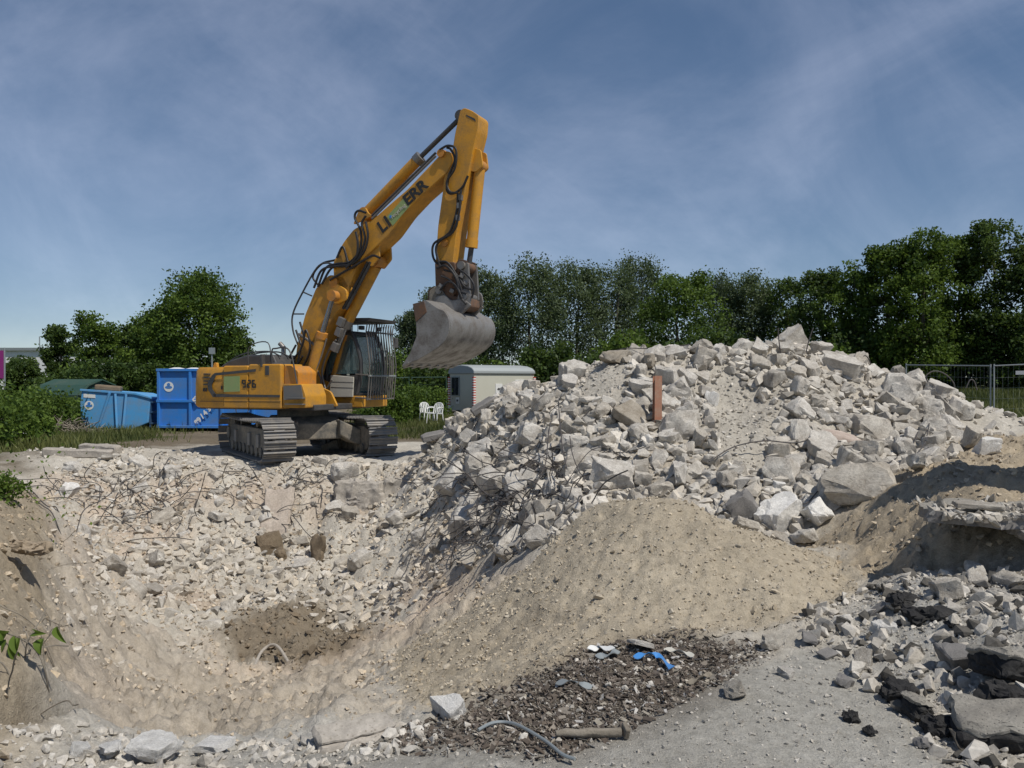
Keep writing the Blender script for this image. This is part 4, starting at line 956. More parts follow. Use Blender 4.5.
# bucket cylinder
k0, k1, k2 = P3(480, 167), P3(471.5, 247), P3(468.5, 268)
cyl = rod('bucket_cylinder', k0, k1, .125, M_YEL, 20); rod('gland', k1 - (k1 - k0).normalized() * .16, k1 + (k1 - k0).normalized() * .02, .14, M_YEL, 20, cyl); rod('rod', k1, k2, .06, M_DARK, 14, cyl); rod('eye', k0 + Vector((0, -.1, 0)), k0 + Vector((0, .1, 0)), .14, M_YELD, 16, cyl); rod('eye', k2 + Vector((0, -.16, 0)), k2 + Vector((0, .16, 0)), .11, M_RUST, 16, cyl)
for w in (-.13, .13): plate('cylinder_bracket', rounded(PL([(470, 148), (484, 152), (486, 168), (479, 174), (468, 172)], 0), .05), w - .025, w + .025, M_YEL)
# links, quick coupler
for w in (-.2, .2):
    plate('rocker_link', rounded([P(464, 260), P(472, 262), P(452, 292), P(445, 288)], .04), w - .03, w + .03, M_RUST)
    plate('push_link', rounded([P(464, 264), P(473, 264), P(475, 300), P(468, 302)], .04), w - .03, w + .03, M_STEEL)
rod('pin', P3(467, 267) + Vector((0, -.3, 0)), P3(467, 267) + Vector((0, .3, 0)), .09, M_STEEL)
rod('pin', P3(446, 292) + Vector((0, -.34, 0)), P3(446, 292) + Vector((0, .34, 0)), .08, M_STEEL)
rod('pin', P3(471, 298) + Vector((0, -.34, 0)), P3(471, 298) + Vector((0, .34, 0)), .08, M_STEEL)
plate('quick_coupler', rounded(PL([(434, 290), (444, 286), (460, 298), (474, 298), (475, 308), (468, 312), (446, 311), (433, 304)]), .06), -.26, .26, M_RUST, .02)
for w in (-.29, .29):
    plate('coupler_cheek', rounded(PL([(436, 292), (445, 286), (452, 296), (456, 306), (446, 312), (436, 308)]), .07), w - .02, w + .02, M_UNDER)
    plate('coupler_hook', rounded(PL([(464, 296), (470, 290), (476, 292), (478, 303), (472, 311), (464, 308)]), .08), w - .02, w + .02, M_BUCKET)
rod('lock_cylinder', P3(446, 300, -.1), P3(470, 301, -.1), .07, M_DARK, 14)
for (u, v, w) in ((452, 291, -.3), (459, 286, -.24), (466, 283, -.26), (441, 286, -.3), (462, 276, -.28)): MB().box(P3(u, v, w), (.10, .08, .09), (0, R(30), .3)).build('fitting', M_STEEL, ex, bevel=.012)
for pts, w in (([(441, 276), (450, 280), (458, 290), (466, 294)], -.34), ([(444, 270), (456, 274), (464, 286), (472, 290)], -.3), ([(440, 290), (448, 282), (456, 286), (462, 298)], -.36), ([(460, 270), (468, 276), (474, 286), (472, 298)], -.3)): hose('hose', [P3(u, v, w) for u, v in pts], .024)
for pts, w in (([(447, 148), (451, 150), (455, 160), (449, 176), (447, 190), (452, 194), (462, 188), (468, 176)], -SW - .05), ([(440, 150), (448, 146), (456, 150), (455, 168), (447, 182), (450, 192), (458, 193)], -SW - .09), ([(458, 193), (457, 210), (452, 228), (446, 236), (434, 244), (433, 256), (438, 264), (446, 262)], -SW - .05), ([(461, 190), (459, 214), (453, 232), (440, 241), (436, 250), (440, 266)], -SW - .09),
                   ([(438, 262), (446, 262), (452, 268), (458, 280), (462, 292)], -SW - .08), ([(437, 268), (446, 266), (456, 278), (460, 296), (466, 304)], -SW - .11), ([(466, 190), (463, 214), (457, 240), (455, 262), (458, 276)], -.05), ([(470, 180), (464, 205), (460, 240), (457, 260)], .02)):
    hose('hose', [P3(u, v, w) for u, v in pts], .027)
for (u, v) in ((459, 206), (458, 218), (461, 198)): MB().box(P3(u, v, -SW - .06), (.06, .1, .12)).build('hose_clamp', M_STEEL, ex)
# ---- bucket
WB = 1.1
shell = PL([(426, 300), (437, 308), (444, 311), (449, 320), (448.5, 333), (441, 345), (419, 359), (402, 365.5)], -WB)
sv = [(v.x, v.z) for v in bez([Vector((a, 0, b)) for a, b in shell], 5)]
side = [P(413, 304, -WB)] + sv + PL([(410, 353), (416.5, 336), (416, 322)], -WB)
bk = plate('bucket', side, -WB, -WB + .035, M_BUCKET, .008)
plate('bucket_side', side, WB - .035, WB, M_BUCKET, .008, bk)
inn = []
for i, p in enumerate(sv):
    a = Vector(sv[max(i - 1, 0)]); b = Vector(sv[min(i + 1, len(sv) - 1)]); t = (b - a).normalized(); inn.append((p[0] + t.y * .045, p[1] - t.x * .045))
m = MB(); ns_ = len(sv); ws = (-WB + .036, WB - .036)
m.add([(x, w, z) for w in ws for x, z in sv] + [(x, w, z) for w in ws for x, z in inn],
      [(i, i + 1, ns_ + i + 1, ns_ + i) for i in range(ns_ - 1)] + [(2 * ns_ + i, 2 * ns_ + i + 1, 3 * ns_ + i + 1, 3 * ns_ + i) for i in range(ns_ - 1)] + [(0, ns_, 3 * ns_, 2 * ns_), (ns_ - 1, 2 * ns_ - 1, 4 * ns_ - 1, 3 * ns_ - 1)])
sho = m.build('bucket_shell', M_BUCKET, bk, smooth=True, angle=60)
lip = [P(402, 365.5, -WB), P(408, 361.8, -WB), P(409.5, 363.2, -WB), P(402.5, 367, -WB)]
MB().prism(lip, -WB - .01, WB + .01).build('cutting_edge', M_STEEL, bk, bevel=.006)
plate('wear_plate', PL([(413, 304), (424, 301), (427, 312), (416, 322)], -WB), -WB - .012, -WB, M_RUST, .004, bk)
for i in range(6):
    w = -WB + .18 + i * (2 * WB - .36) / 5; a = P(402.5, 366.2, -WB); b = P(408, 363, -WB); d = (a[0] - b[0], a[1] - b[1])
    MB().prism([(b[0], b[1] + .03), (a[0] + d[0] * .7, a[1] + d[1] * .7), (b[0], b[1] - .05)], w - .05, w + .05).build('tooth', M_STEEL, bk)
for w in (-.30, .30): plate('bucket_ear', rounded(PL([(436, 310), (444, 298), (452, 296), (458, 302), (470, 300), (478, 306), (462, 322), (447, 322)]), .05), w - .03, w + .03, M_BUCKET, .01, bk)
MB().prism(PL([(437, 309), (445, 305), (460, 312), (458, 322), (448, 322)]), -.42, .42).build('ear_base', M_BUCKET, bk, bevel=.03)
flat('weld_seam', [P(448.2, 326, -WB), P(449.2, 326.2, -WB), P(449.2, 327, -WB), P(448.2, 326.8, -WB)], M_STEEL, y=WB - .01, th=2 * WB - .02, parent=bk)
# ---- cab
c0, c1 = .36, 1.40
xf = 1.45
cabz0, cabz1 = 1.45, 3.02
cabp = rounded([(-.15, cabz0), (xf - .12, cabz0), (xf, cabz0 + .35), (xf + .02, cabz0 + .8), (xf - .22, cabz1), (-.05, cabz1), (-.15, cabz1 - .2)], .1)
base = plate('cab_base', rounded([(-.2, zb), (xf + .1, zb), (xf + .1, cabz0 - .01), (-.2, cabz0 - .01)], .03), c0 - .03, c1 + .02, M_YEL, .02)
cab = empty('cab', (0, 0, 0), 0, ex)
floor = plate('cab_floor', [(-.15, cabz0), (xf, cabz0), (xf, cabz0 + .06), (-.15, cabz0 + .06)], c0, c1, M_DARK, 0, cab)
plate('roof', rounded([(-.12, cabz1 - .08), (xf - .2, cabz1 - .08), (xf - .24, cabz1 + .02), (-.06, cabz1 + .02)], .04), c0, c1, M_DARK, .02, cab)
plate('rear_wall', [(-.15, cabz0), (-.08, cabz0), (-.04, cabz1), (-.11, cabz1)], c0, c1, M_DARK, 0, cab)
front = bez([(xf - .1, 0, cabz0 + .03), (xf + .0, 0, cabz0 + .38), (xf + .02, 0, cabz0 + .8), (xf - .08, 0, cabz1 - .38), (xf - .24, 0, cabz1 - .02)], 5)
for w in (c0 + .03, c1 - .03): MB().tube([(p.x, w, p.z) for p in front], .05, 8).build('pillar', M_DARK, cab, smooth=True)
for w in (c0 + .02, c1 - .02):
    MB().tube([(.45, w, cabz0), (.45, w, cabz1)], .035, 8).build('pillar', M_DARK, cab, smooth=True)
    pts = [(-.1, cabz0 + .5)] + [(p.x - .03, p.z) for p in front if p.z > cabz0 + .5] + [(-.06, cabz1 - .06)]
    MB().prism(pts, w - .006, w + .006).build('side_window', M_GLASS, cab)
    MB().prism([(-.1, cabz0 + .05), (xf - .12, cabz0 + .05), (xf - .02, cabz0 + .5), (-.1, cabz0 + .5)], w - .012, w + .012).build('lower_panel', M_DARK if w > 1 else M_DARK, cab)
m = MB(); nf = len(front); m.add([(p.x, w, p.z) for w in (c0 + .05, c1 - .05) for p in front], [(i, i + 1, nf + i + 1, nf + i) for i in range(nf - 1)]); m.build('windscreen', M_GLASS, cab, smooth=True)
MB().box((.45, .88, 1.85), (.5, .5, .16)).build('seat', M_BLACK, cab, bevel=.05); MB().box((.22, .88, 2.25), (.15, .48, .75), (0, R(-8), 0)).build('backrest', M_BLACK, cab, bevel=.05)
for w in (.58, 1.18): MB().box((.72, w, 1.95), (.3, .12, .28)).build('console', M_DARK, cab, bevel=.03)
plate('pale_panel', PL([(331, 375), (354, 377), (353, 397), (330, 397)], .32), .30, .34, M_BEIGE, .01)
for v in (381.5, 387): flat('panel_groove', PL([(331, v), (353.5, v + .8), (353.5, v + 1.3), (331, v + .5)], .30), M_DARK, y=.2995, th=.003)
# protective guard: roof visor and bars in front
gx = xf + .28
plate('roof_guard', rounded([(.15, 3.28), (gx + .02, 3.26), (gx + .06, 3.34), (.15, 3.38)], .02), c0 - .06, c1 + .08, M_DARK, .01, cab)
for w in (c0 - .02, c1 + .04):
    for s_ in (.25, xf - .25): MB().tube([(s_, w, cabz1), (s_, w, 3.27)], .03, 6).build('guard_post', M_DARK, cab)
nb = 12
guard = [(gx - .02, 3.22), (gx - .06, 3.02), (gx, 2.6), (gx + .05, 2.2), (gx + .03, 1.9), (gx - .02, 1.34)]
for i in range(nb):
    w = c0 - .04 + i * (c1 - c0 + .1) / (nb - 1); MB().tube([(a, w, b) for a, b in guard], .016, 5).build('guard_bar', M_STEEL, cab, smooth=True)
for b_, mt, r_ in ((1.93, M_GALV, .024), (1.36, M_STEEL, .018), (3.0, M_DARK, .02)):
    s_ = gx + .03 if 1.5 < b_ < 2.5 else gx - .03
    MB().tube([(s_, c0 - .06, b_), (s_, c1 + .08, b_)], r_, 6).build('guard_crossbar', mt, cab)
for i in range(5):
    s_ = xf - .15 + i * .08
    MB().tube([(s_, c1 + .07, 3.2), (s_ + .05, c1 + .07, 2.2), (s_, c1 + .07, 1.4)], .012, 5).build('guard_bar', M_STEEL, cab)
for i in range(8):
    s_ = .3 + i * .16; MB().tube([(s_, c0 - .03, cabz1), (s_, c0 - .03, 3.28)], .01, 5).build('guard_bar', M_DARK, cab)
for b_ in (1.38, 1.95): MB().tube([(gx, c0 - .03, b_), (xf - .1, c0 - .03, b_ + .02)], .018, 6).build('guard_strut', M_STEEL, cab)
MB().box((gx - .02, c1 + .16, 2.78), (.06, .16, .26)).build('mirror', M_DARK, cab, bevel=.015)
for w in (c0 + .15, c1 - .15): MB().box((xf - .05, w, 3.12), (.1, .14, .1)).build('work_lamp', M_DARK, cab, bevel=.015)
rod('front_bolt', (xf * .3 + .2, c0 - .035, 1.32), (xf * .3 + .2, c0 - .05, 1.32), .05, M_DARK, 10)

# ------------------------------------------------------------------ broken concrete
def hull_rock(seed, cuts=6, flat=.62, elong=.75):
    rg = random.Random(seed); bm = bmesh.new(); bmesh.ops.create_cube(bm, size=1.0)
    sx, sy, sz = 1.0, elong * rg.uniform(.8, 1.15), flat * rg.uniform(.75, 1.2)
    for v in bm.verts:
        v.co = Vector((v.co.x * sx, v.co.y * sy, v.co.z * sz)) * 1.0 + Vector((rg.uniform(-.07, .07), rg.uniform(-.07, .07), rg.uniform(-.06, .06)))
    for _ in range(cuts):
        n = Vector((rg.gauss(0, 1), rg.gauss(0, 1), rg.gauss(0, .8))).normalized()
        ext = max((v.co.dot(n) for v in bm.verts)); d = ext * rg.uniform(.62, .88)
        g = bm.verts[:] + bm.edges[:] + bm.faces[:]
        bmesh.ops.bisect_plane(bm, geom=g, plane_co=n * d, plane_no=n, clear_outer=True)
        ed = [e for e in bm.edges if e.is_boundary]
        if ed: bmesh.ops.edgeloop_fill(bm, edges=ed)
    bmesh.ops.remove_doubles(bm, verts=bm.verts, dist=.02)
    bmesh.ops.recalc_face_normals(bm, faces=bm.faces)
    return bm
def big_rock(name, seed, mat, cuts=7, flat=.62, elong=.75, rough=.075):
    bm = hull_rock(seed, cuts, flat, elong)
    bmesh.ops.bevel(bm, geom=bm.edges[:], offset=.05, segments=1, affect='EDGES', profile=.5, clamp_overlap=True)
    bmesh.ops.triangulate(bm, faces=bm.faces)
    for _ in range(2):
        L_ = [e for e in bm.edges if e.calc_length() > .10]
        if L_: bmesh.ops.subdivide_edges(bm, edges=L_, cuts=1)
        bmesh.ops.triangulate(bm, faces=bm.faces)
    off = Vector((seed * 3.1, seed * 1.7, 0))
    for v in bm.verts:
        q = v.co + off
        d = mnoise.noise(q * 2.3) * rough * 1.2 + mnoise.noise(q * 6.5) * rough * .8 + mnoise.noise(q * 15) * rough * .4
        v.co += v.co.normalized() * d
    bmesh.ops.recalc_face_normals(bm, faces=bm.faces)
    me = bpy.data.meshes.new(name); bm.to_mesh(me); bm.free(); me.materials.append(mat)
    me.shade_smooth(); me.set_sharp_from_angle(angle=R(28)); return me
ROCKS = [big_rock('concrete_chunk', 10 + i, M_CONC, 7 + i % 5, .56 + .06 * (i % 5), .62 + .08 * (i % 4)) for i in range(22)]
SLABS = [big_rock('concrete_slab', 60 + i, M_CONC, 4, .26 + .05 * i, .7, .025) for i in range(5)]
def variant(me, mat):
    m = me.copy(); m.materials.clear(); m.materials.append(mat); return m
def small_variants(n, seed, pts):
    out = []
    for i in range(n):
        rg_ = random.Random(seed + i); bm = bmesh.new()
        ax = (1.0, rg_.uniform(.6, .95), rg_.uniform(.42, .75))
        for _ in range(pts):
            d = Vector((rg_.gauss(0, 1), rg_.gauss(0, 1), rg_.gauss(0, 1))).normalized() * rg_.uniform(.42, .6); bm.verts.new((d.x * ax[0], d.y * ax[1], d.z * ax[2]))
        bmesh.ops.convex_hull(bm, input=bm.verts[:])
        for v in [v for v in bm.verts if not v.link_faces]: bm.verts.remove(v)
        bmesh.ops.triangulate(bm, faces=bm.faces); bmesh.ops.recalc_face_normals(bm, faces=bm.faces); bm.verts.index_update()
        out.append((np.array([v.co[:] for v in bm.verts]), np.array([[v.index for v in f.verts] for f in bm.faces]))); bm.free()
    return out
SMALL = small_variants(22, 200, 13); TINY = small_variants(12, 260, 9)
def rotmats(n, rng, tilt=.6):
    out = np.empty((n, 3, 3))
    a = rng.uniform(0, 2 * np.pi, n); b = rng.normal(size=n) * tilt; c = rng.normal(size=n) * tilt
    ca, sa, cb, sb, cc, sc = np.cos(a), np.sin(a), np.cos(b), np.sin(b), np.cos(c), np.sin(c)
    Rz = np.zeros((n, 3, 3)); Rz[:, 0, 0] = ca; Rz[:, 0, 1] = -sa; Rz[:, 1, 0] = sa; Rz[:, 1, 1] = ca; Rz[:, 2, 2] = 1
    Ry = np.zeros((n, 3, 3)); Ry[:, 0, 0] = cb; Ry[:, 0, 2] = sb; Ry[:, 2, 0] = -sb; Ry[:, 2, 2] = cb; Ry[:, 1, 1] = 1
    Rx = np.zeros((n, 3, 3)); Rx[:, 1, 1] = cc; Rx[:, 1, 2] = -sc; Rx[:, 2, 1] = sc; Rx[:, 2, 2] = cc; Rx[:, 0, 0] = 1
    return Ry @ Rx @ Rz
def scatter(name, X, Y, S, var, rng, mat, tints, lift=.12, label=None, cat=None, tilt=.6):
    """joined loose stones, one object"""
    Z = gz(X, Y) + S * lift; n = len(X); which = rng.integers(0, len(var), n); V = []; F = []; C = []; base = 0
    for k, (vv, ff) in enumerate(var):
        i = np.nonzero(which == k)[0]; m = len(i)
        if not m: continue
        Rm = rotmats(m, rng, tilt); sc = S[i][:, None] * rng.uniform(.75, 1.25, (m, 3))
        p = np.einsum('nij,nvj->nvi', Rm, vv[None] * sc[:, None, :]) + np.stack([X[i], Y[i], Z[i]], -1)[:, None, :]
        V.append(p.reshape(-1, 3)); F.append((ff[None] + (base + np.arange(m) * len(vv))[:, None, None]).reshape(-1, 3)); base += m * len(vv)
        C.append(np.repeat(tints[i], len(vv), 0))
    me = np_mesh(name, np.concatenate(V), np.concatenate(F), mat, np.concatenate(C)); o = link(name, me)
    return tag(o, label, cat, kind='stuff')
def grey_tint(n, rng, X=None, Y=None, warm=.5):
    b = np.clip(rng.normal(1.0, .13, n), .62, 1.22); w = np.clip(rng.uniform(0, 1, n) * warm, 0, 1)
    return np.stack([b, b * (1 - .07 * w), b * (1 - .17 * w)], -1)
def orient(o, x, y, rg, tilt=.35, follow=.7):
    n = gnormal(x, y); up = Vector((n.x * follow, n.y * follow, n.z)).normalized()
    q = up.to_track_quat('Z', 'Y'); e = Euler((rg.gauss(0, tilt), rg.gauss(0, tilt), rg.uniform(0, 6.28)))
    o.rotation_mode = 'QUATERNION'; o.rotation_quaternion = q @ e.to_quaternion()
def rough_block(name, dims, seed, mat, parent, loc, rot=(0, 0, 0), rough=.02, cuts=5, bev=.015):
    bm = bmesh.new(); bmesh.ops.create_cube(bm, size=1)
    for v in bm.verts: v.co = Vector((v.co.x * dims[0], v.co.y * dims[1], v.co.z * dims[2]))
    bmesh.ops.bevel(bm, geom=bm.edges[:], offset=bev, segments=1, affect='EDGES')
    bmesh.ops.triangulate(bm, faces=bm.faces)
    for _ in range(cuts):
        L_ = [e for e in bm.edges if e.calc_length() > max(dims) / 14]
        if L_: bmesh.ops.subdivide_edges(bm, edges=L_, cuts=1)
        bmesh.ops.triangulate(bm, faces=bm.faces)
    q = 2.2 / max(dims)
    for v in bm.verts:
        c = v.co * q + Vector((seed * 2.3, seed, 0)); n = v.co.normalized()
        v.co += Vector((mnoise.noise(c * 2.1), mnoise.noise(c * 2.1 + Vector((9, 0, 0))), mnoise.noise(c * 2.1 + Vector((0, 9, 0))))) * rough + n * mnoise.noise(c * 7) * rough * .7
    me = bpy.data.meshes.new(name); bmesh.ops.recalc_face_normals(bm, faces=bm.faces); bm.to_mesh(me); bm.free(); me.materials.append(mat); me.shade_smooth(); me.set_sharp_from_angle(angle=R(35))
    o = link(name, me, parent); o.location = loc; o.rotation_euler = rot; return o
rg = random.Random(77)
HEAPG = 'concrete chunks on the rubble heap'; FG = 'loose stones in the foreground'
placed = []                               # (x, y, radius) of everything set by hand or by chance
def put(u, v, wpx, hpx, lab, me=None, mat=None, name='concrete_chunk', tilt=.25, group=HEAPG, sink=.16, rot=None, thick=None, y0=2.3, cat='concrete chunk'):
    p = hitp(u, v + hpx * .30) if group == HEAPG else hit(u, v + hpx * .30, y0); s = wpx / FPX * p.y; hh = hpx / FPX * p.y
    me = me or ROCKS[rg.randrange(len(ROCKS))]
    if not mat and ('whit' in lab or 'bright' in lab): mat = M_WHITEC
    if group == FG and ('white' in lab and 'lump' in lab): thick = .5
    if mat: me = variant(me, mat)
    o = link(name, me); tag(o, lab, cat, group)
    o.scale = (s * .98, s * rg.uniform(.75, .95), thick * s if thick else max(.6 * s, min((.85 if group == FG else 1.5) * s, hh * 1.35)))
    if rot is not None: o.rotation_euler = rot
    else: orient(o, p.x, p.y, rg, tilt, .55)
    o.location = (p.x, p.y + s * .12, p.z + hh * (.5 - sink))
    placed.append((p.x, p.y, s * .5)); return o
for u, v, w, h, lab in [
 (796,341,28,24,'pointed concrete block standing on the heap summit between two rebars'), (820,347,20,15,'pale block just right of the summit block'),
 (898,364,14,18,'small upright stone perched on the right shoulder of the heap'), (846,371,46,22,'long flat pale slab below the right of the summit'),
 (777,379,22,20,'rounded pale chunk below left of the summit block'), (810,371,26,20,'broad chunk directly under the summit block'),
 (901,398,46,34,'very large smooth boulder on the right shoulder'), (913,377,26,18,'squarish chunk above the very large right boulder'),
 (940,393,34,22,'large chunk at the right skyline beside the bent rebar loop'), (963,411,28,24,'bulky chunk at the right end of the skyline'),
 (929,411,30,20,'chunk between the large right boulder and the skyline end'), (824,451,42,28,'big light block with rebar across its face right of centre'),
 (849,463,24,26,'smooth pale chunk leaning right of the block with rebar'), (870,453,30,22,'angular pale chunk above the biggest slab'),
 (865,487,62,36,'biggest slab, half buried where the heap meets the soil bank'), (779,519,44,36,'bright white block at the foot of the heap'),
 (820,516,42,34,'two-toned block right of the bright white block'), (904,452,22,28,'tilted slab above the soil bank'), (920,463,28,18,'pale chunk resting on the crest of the soil bank'),
 (973,440,22,26,'greyish chunk at the far right foot of the heap'), (990,448,24,22,'bright chunk at the far right end of the heap'), (802,437,24,22,'chunk left of the block with rebar across'),
 (712,401,14,16,'small bright stone on the brown dirt patch'), (804,539,28,14,'flat stone at the very foot of the heap beside the soil'), (779,488,22,14,'flat rounded stone above the bright white block'),
 (776,361,22,16,'chunk on the crest left of the summit'), (874,430,42,22,'long leaning slab under the very large right boulder'),
 (668,379,22,32,'tall grey-sided block right of the red beam'), (686,378,22,18,'pale block two right of the red beam'), (678,354,26,16,'wide pale block on the crest above the red beam'),
 (570,428,20,20,'round-edged chunk left of the bedded slab'), (573,413,24,18,'pale chunk above the round-edged one'), (529,437,26,30,'tall pale chunk on the left slope'), (576,447,30,18,'low wide chunk on the left slope'),
 (612,478,42,30,'largest block of the left slope above the rebar tangle'), (681,476,28,26,'squat block low in the middle of the heap'), (661,491,30,20,'flat chunk touching the soil heap crest'),
 (639,390,24,20,'brownish chunk left of the red beam'), (454,483,36,24,'pale block at the left foot inside the rebar tangle'), (484,451,28,22,'pale block at the upper left of the rebar tangle'),
 (550,523,22,18,'chunk at the foot of the rebar tangle beside the soil heap'), (573,511,20,16,'chunk between rebar tangle and soil heap crest'), (640,468,24,18,'chunk right of the largest left block'),
 (700,440,22,18,'chunk below the brown dirt patch'), (545,402,24,16,'chunk on the left crest'), (512,412,26,16,'flat chunk on the lower left crest'), (740,470,20,16,'chunk in the middle of the fine rubble')]:
    put(u, v, w, h, lab) if 'summit between' not in lab else put(u, v - 4, w * 1.15, h * .8, lab, rot=(R(10), R(-38), R(8)), sink=-.05)
put(629,414,38,30,'dark bedded slab leaning left of the red beam', SLABS[1], M_LAYER, 'concrete_slab', rot=(R(35), R(35), R(-20)), thick=.9)
put(650,362,18,22,'beige upright stone on the crest above the red beam', None, M_LAYER)
put(616,358,44,18,'tan weathered lump of soil-stained concrete on the left crest', None, M_LAYER)
put(484,406,30,20,'dark slab tilted on the left shoulder before the trailer', SLABS[0], M_DARKC, 'concrete_slab', rot=(R(10), R(-32), R(15)), thick=.7)
put(843,438,40,18,'reddish beige slab above the block with rebar', SLABS[2], M_REDC, 'concrete_slab')
put(745,514,30,30,'grey block left of the bright white block', None, M_DARKC)
put(437,436,34,14,'slab coloured dark as in bucket shadow beside the right track of the excavator', SLABS[0], M_DARKC, 'concrete_slab', rot=(R(8), R(-12), R(20)), thick=.6)  # bucket shadow put into the colour of this slab
put(428,426,26,12,'light grey slab leaning on the dark slab by the track', SLABS[1], None, 'concrete_slab', rot=(R(6), R(-22), R(30)), thick=.5)
put(455,432,16,16,'cube coloured dark as in bucket shadow beside the dark slab by the track', None, M_DARKC)  # cube darkened for the same bucket shadow
# random chunks over the heap
rng = np.random.default_rng(4)
def free(x, y, r, f=.8): return all((x - a) ** 2 + (y - b) ** 2 > ((r + c) * f) ** 2 for a, b, c in placed)
def in_dirt(x, y):
    for (u, Y, w) in ((742, 12.3, .5), (738, 11.4, .32), (600, 13.6, .45)):
        cx_ = (u - 512) / FPX * Y
        if ((x - cx_) / w) ** 2 + ((y - Y) / .9) ** 2 < 1: return True
    return False
def visible(x, y, z):
    """rough test that the point is not behind the terrain"""
    t = np.linspace(.35, .97, 40); return bool(np.all(EYE + (z + .25 - EYE) * t > gz(x * t, y * t)))
def rand_in(poly, n, seed):
    r = np.random.default_rng(seed); a = np.array(poly); lo, hi = a.min(0), a.max(0)
    p = r.uniform(lo, hi, (n * 6, 2)); p = p[inpoly(p[:, 0], p[:, 1], poly)]; return p[:n]
cnt = 0; HAND = len(placed)
cand = rand_in(P_PILE, 9000, 8); sizes = [.52] * 12 + [.42] * 55 + [.35] * 130 + [.28] * 240
ci = 0; hidden_x, hidden_s = [], []
for s in sizes:
    s *= rg.uniform(.85, 1.15); ok = False
    while ci < len(cand) - 1:
        x, y = cand[ci]; ci += 1
        if in_dirt(x, y): continue
        if free(x, y, s * .5, .68): ok = True; break
    if not ok: break
    z = gz1(x, y); placed.append((x, y, s * .5))
    if not visible(x, y, z) or cnt >= 225: hidden_x.append((x, y)); hidden_s.append(s); continue
    me = ROCKS[rg.randrange(len(ROCKS))] if rg.random() > .14 else SLABS[rg.randrange(5)]
    o = link('concrete_chunk', me); tag(o, 'medium-sized pale broken chunk lying among others on the rubble heap', 'concrete chunk', HEAPG)
    o.scale = (s, s * rg.uniform(.8, 1.15), s * rg.uniform(.8, 1.2)); orient(o, x, y, rg, .45, .6)
    o.location = (x, y, z + s * rg.uniform(.06, .22)); cnt += 1
def pts_in(poly, n, seed): p = rand_in(poly, n, seed); return p[:, 0], p[:, 1]
# smaller rubble of the heap
X, Y = pts_in(P_PILE, 10500, 21); n = len(X); S = .05 + .25 * rng.uniform(0, 1, n) ** 2.0
if hidden_x: h_ = np.array(hidden_x); X = np.concatenate([X, h_[:, 0]]); Y = np.concatenate([Y, h_[:, 1]]); S = np.concatenate([S, np.array(hidden_s)]); n = len(X)
dirtm = np.array([in_dirt(a, b) for a, b in zip(X, Y)]); S = np.where(dirtm, S * .35, S)
scatter('rubble', X, Y, S, SMALL, rng, M_CONCT, grey_tint(n, rng), .16, 'small concrete fragments filling the rubble heap between the chunks', 'rubble')
X, Y = pts_in(P_PILE, 7000, 22); n = len(X); S = rng.uniform(.02, .06, n)
scatter('rubble', X, Y, S, TINY, rng, M_CONCT, grey_tint(n, rng), .2, 'fine concrete crumbs over the rubble heap', 'rubble')
# rubble spilling right of the heap to the fence
P_R = [(6.5, 13), (8.6, 12.6), (13.5, 16.5), (14.5, 20.5), (9.5, 20.5), (8.5, 17.5)]
X, Y = pts_in(P_R, 900, 23); n = len(X); S = .05 + .26 * rng.uniform(0, 1, n) ** 2.5
scatter('rubble', X, Y, S, SMALL, rng, M_CONCT, grey_tint(n, rng), .16, 'loose rubble strewn between heap and fence', 'rubble')

# ---- the pit
PITG = 'concrete chunks in the pit'
P_FAR = [XY(95,0,15.2), XY(60,0,16.9), XY(120,0,18.3), XY(300,0,17.8), XY(430,0,17.6), XY(442,0,15), XY(454,0,12.8), XY(440,0,11.2), XY(385,0,12), XY(240,0,13), XY(215,0,12.0), XY(150,0,11.0), XY(100,0,11.0), XY(78,0,13.5)]
for u, v, w, h, lab in [(158,722,1,1,None)][:0] + [
 (172,432+40,26,12,'pale slab piece on the pit rim left of the near track'), (66,492,22,16,'white lump at the left end of the pit rim'), (140,465,26,12,'flat pale block on the pit rim below the skip'),
 (330,447,20,12,'pale lump between the two tracks on the rim'), (344,456+20,26,20,'grey chunk on the rim above the brown plate'), (358,562,22,16,'pale round block on the right slope of the pit'),
 (420,540,20,16,'block on the pit slope under the basement wall'), (440,548,18,14,'smaller block right of the one under the basement wall'), (155,562,26,16,'rectangular grey chunk in the left part of the pit'),
 (150,592,24,10,'flat slab in the lower left of the pit'), (162,520,24,12,'slab edge in the upper left of the pit'), (395,520,18,14,'block beside the basement wall foot'), (470,560,22,16,'pale block at the right edge of the pit')]:
    if lab: put(u, v, w, h, lab, group=PITG, cat='concrete chunk')
cand = rand_in(P_FAR, 4000, 31); ci = 0
for s in [.45] * 6 + [.34] * 22 + [.26] * 14:
    s *= rg.uniform(.85, 1.15); ok = False
    while ci < len(cand) - 1:
        x, y = cand[ci]; ci += 1
        if free(x, y, s * .5, .9): ok = True; break
    if not ok: break
    placed.append((x, y, s * .5)); me = ROCKS[rg.randrange(len(ROCKS))] if rg.random() > .45 else SLABS[rg.randrange(5)]
    o = link('concrete_chunk', me); tag(o, 'medium-sized broken chunk on the far slope of the pit', 'concrete chunk', PITG)
    o.scale = (s, s * rg.uniform(.7, 1.0), s * rg.uniform(.6, 1.0)); orient(o, x, y, rg, .3, .8); o.location = (x, y, gz1(x, y) + s * rg.uniform(.02, .14))
X, Y = pts_in(P_FAR, 6500, 33); k = fbm(X, Y, .8, 3, 71) + rng.normal(size=len(X)) * .15 > -.2; X, Y = X[k], Y[k]; n = len(X); S = .04 + .24 * rng.uniform(0, 1, n) ** 2.6
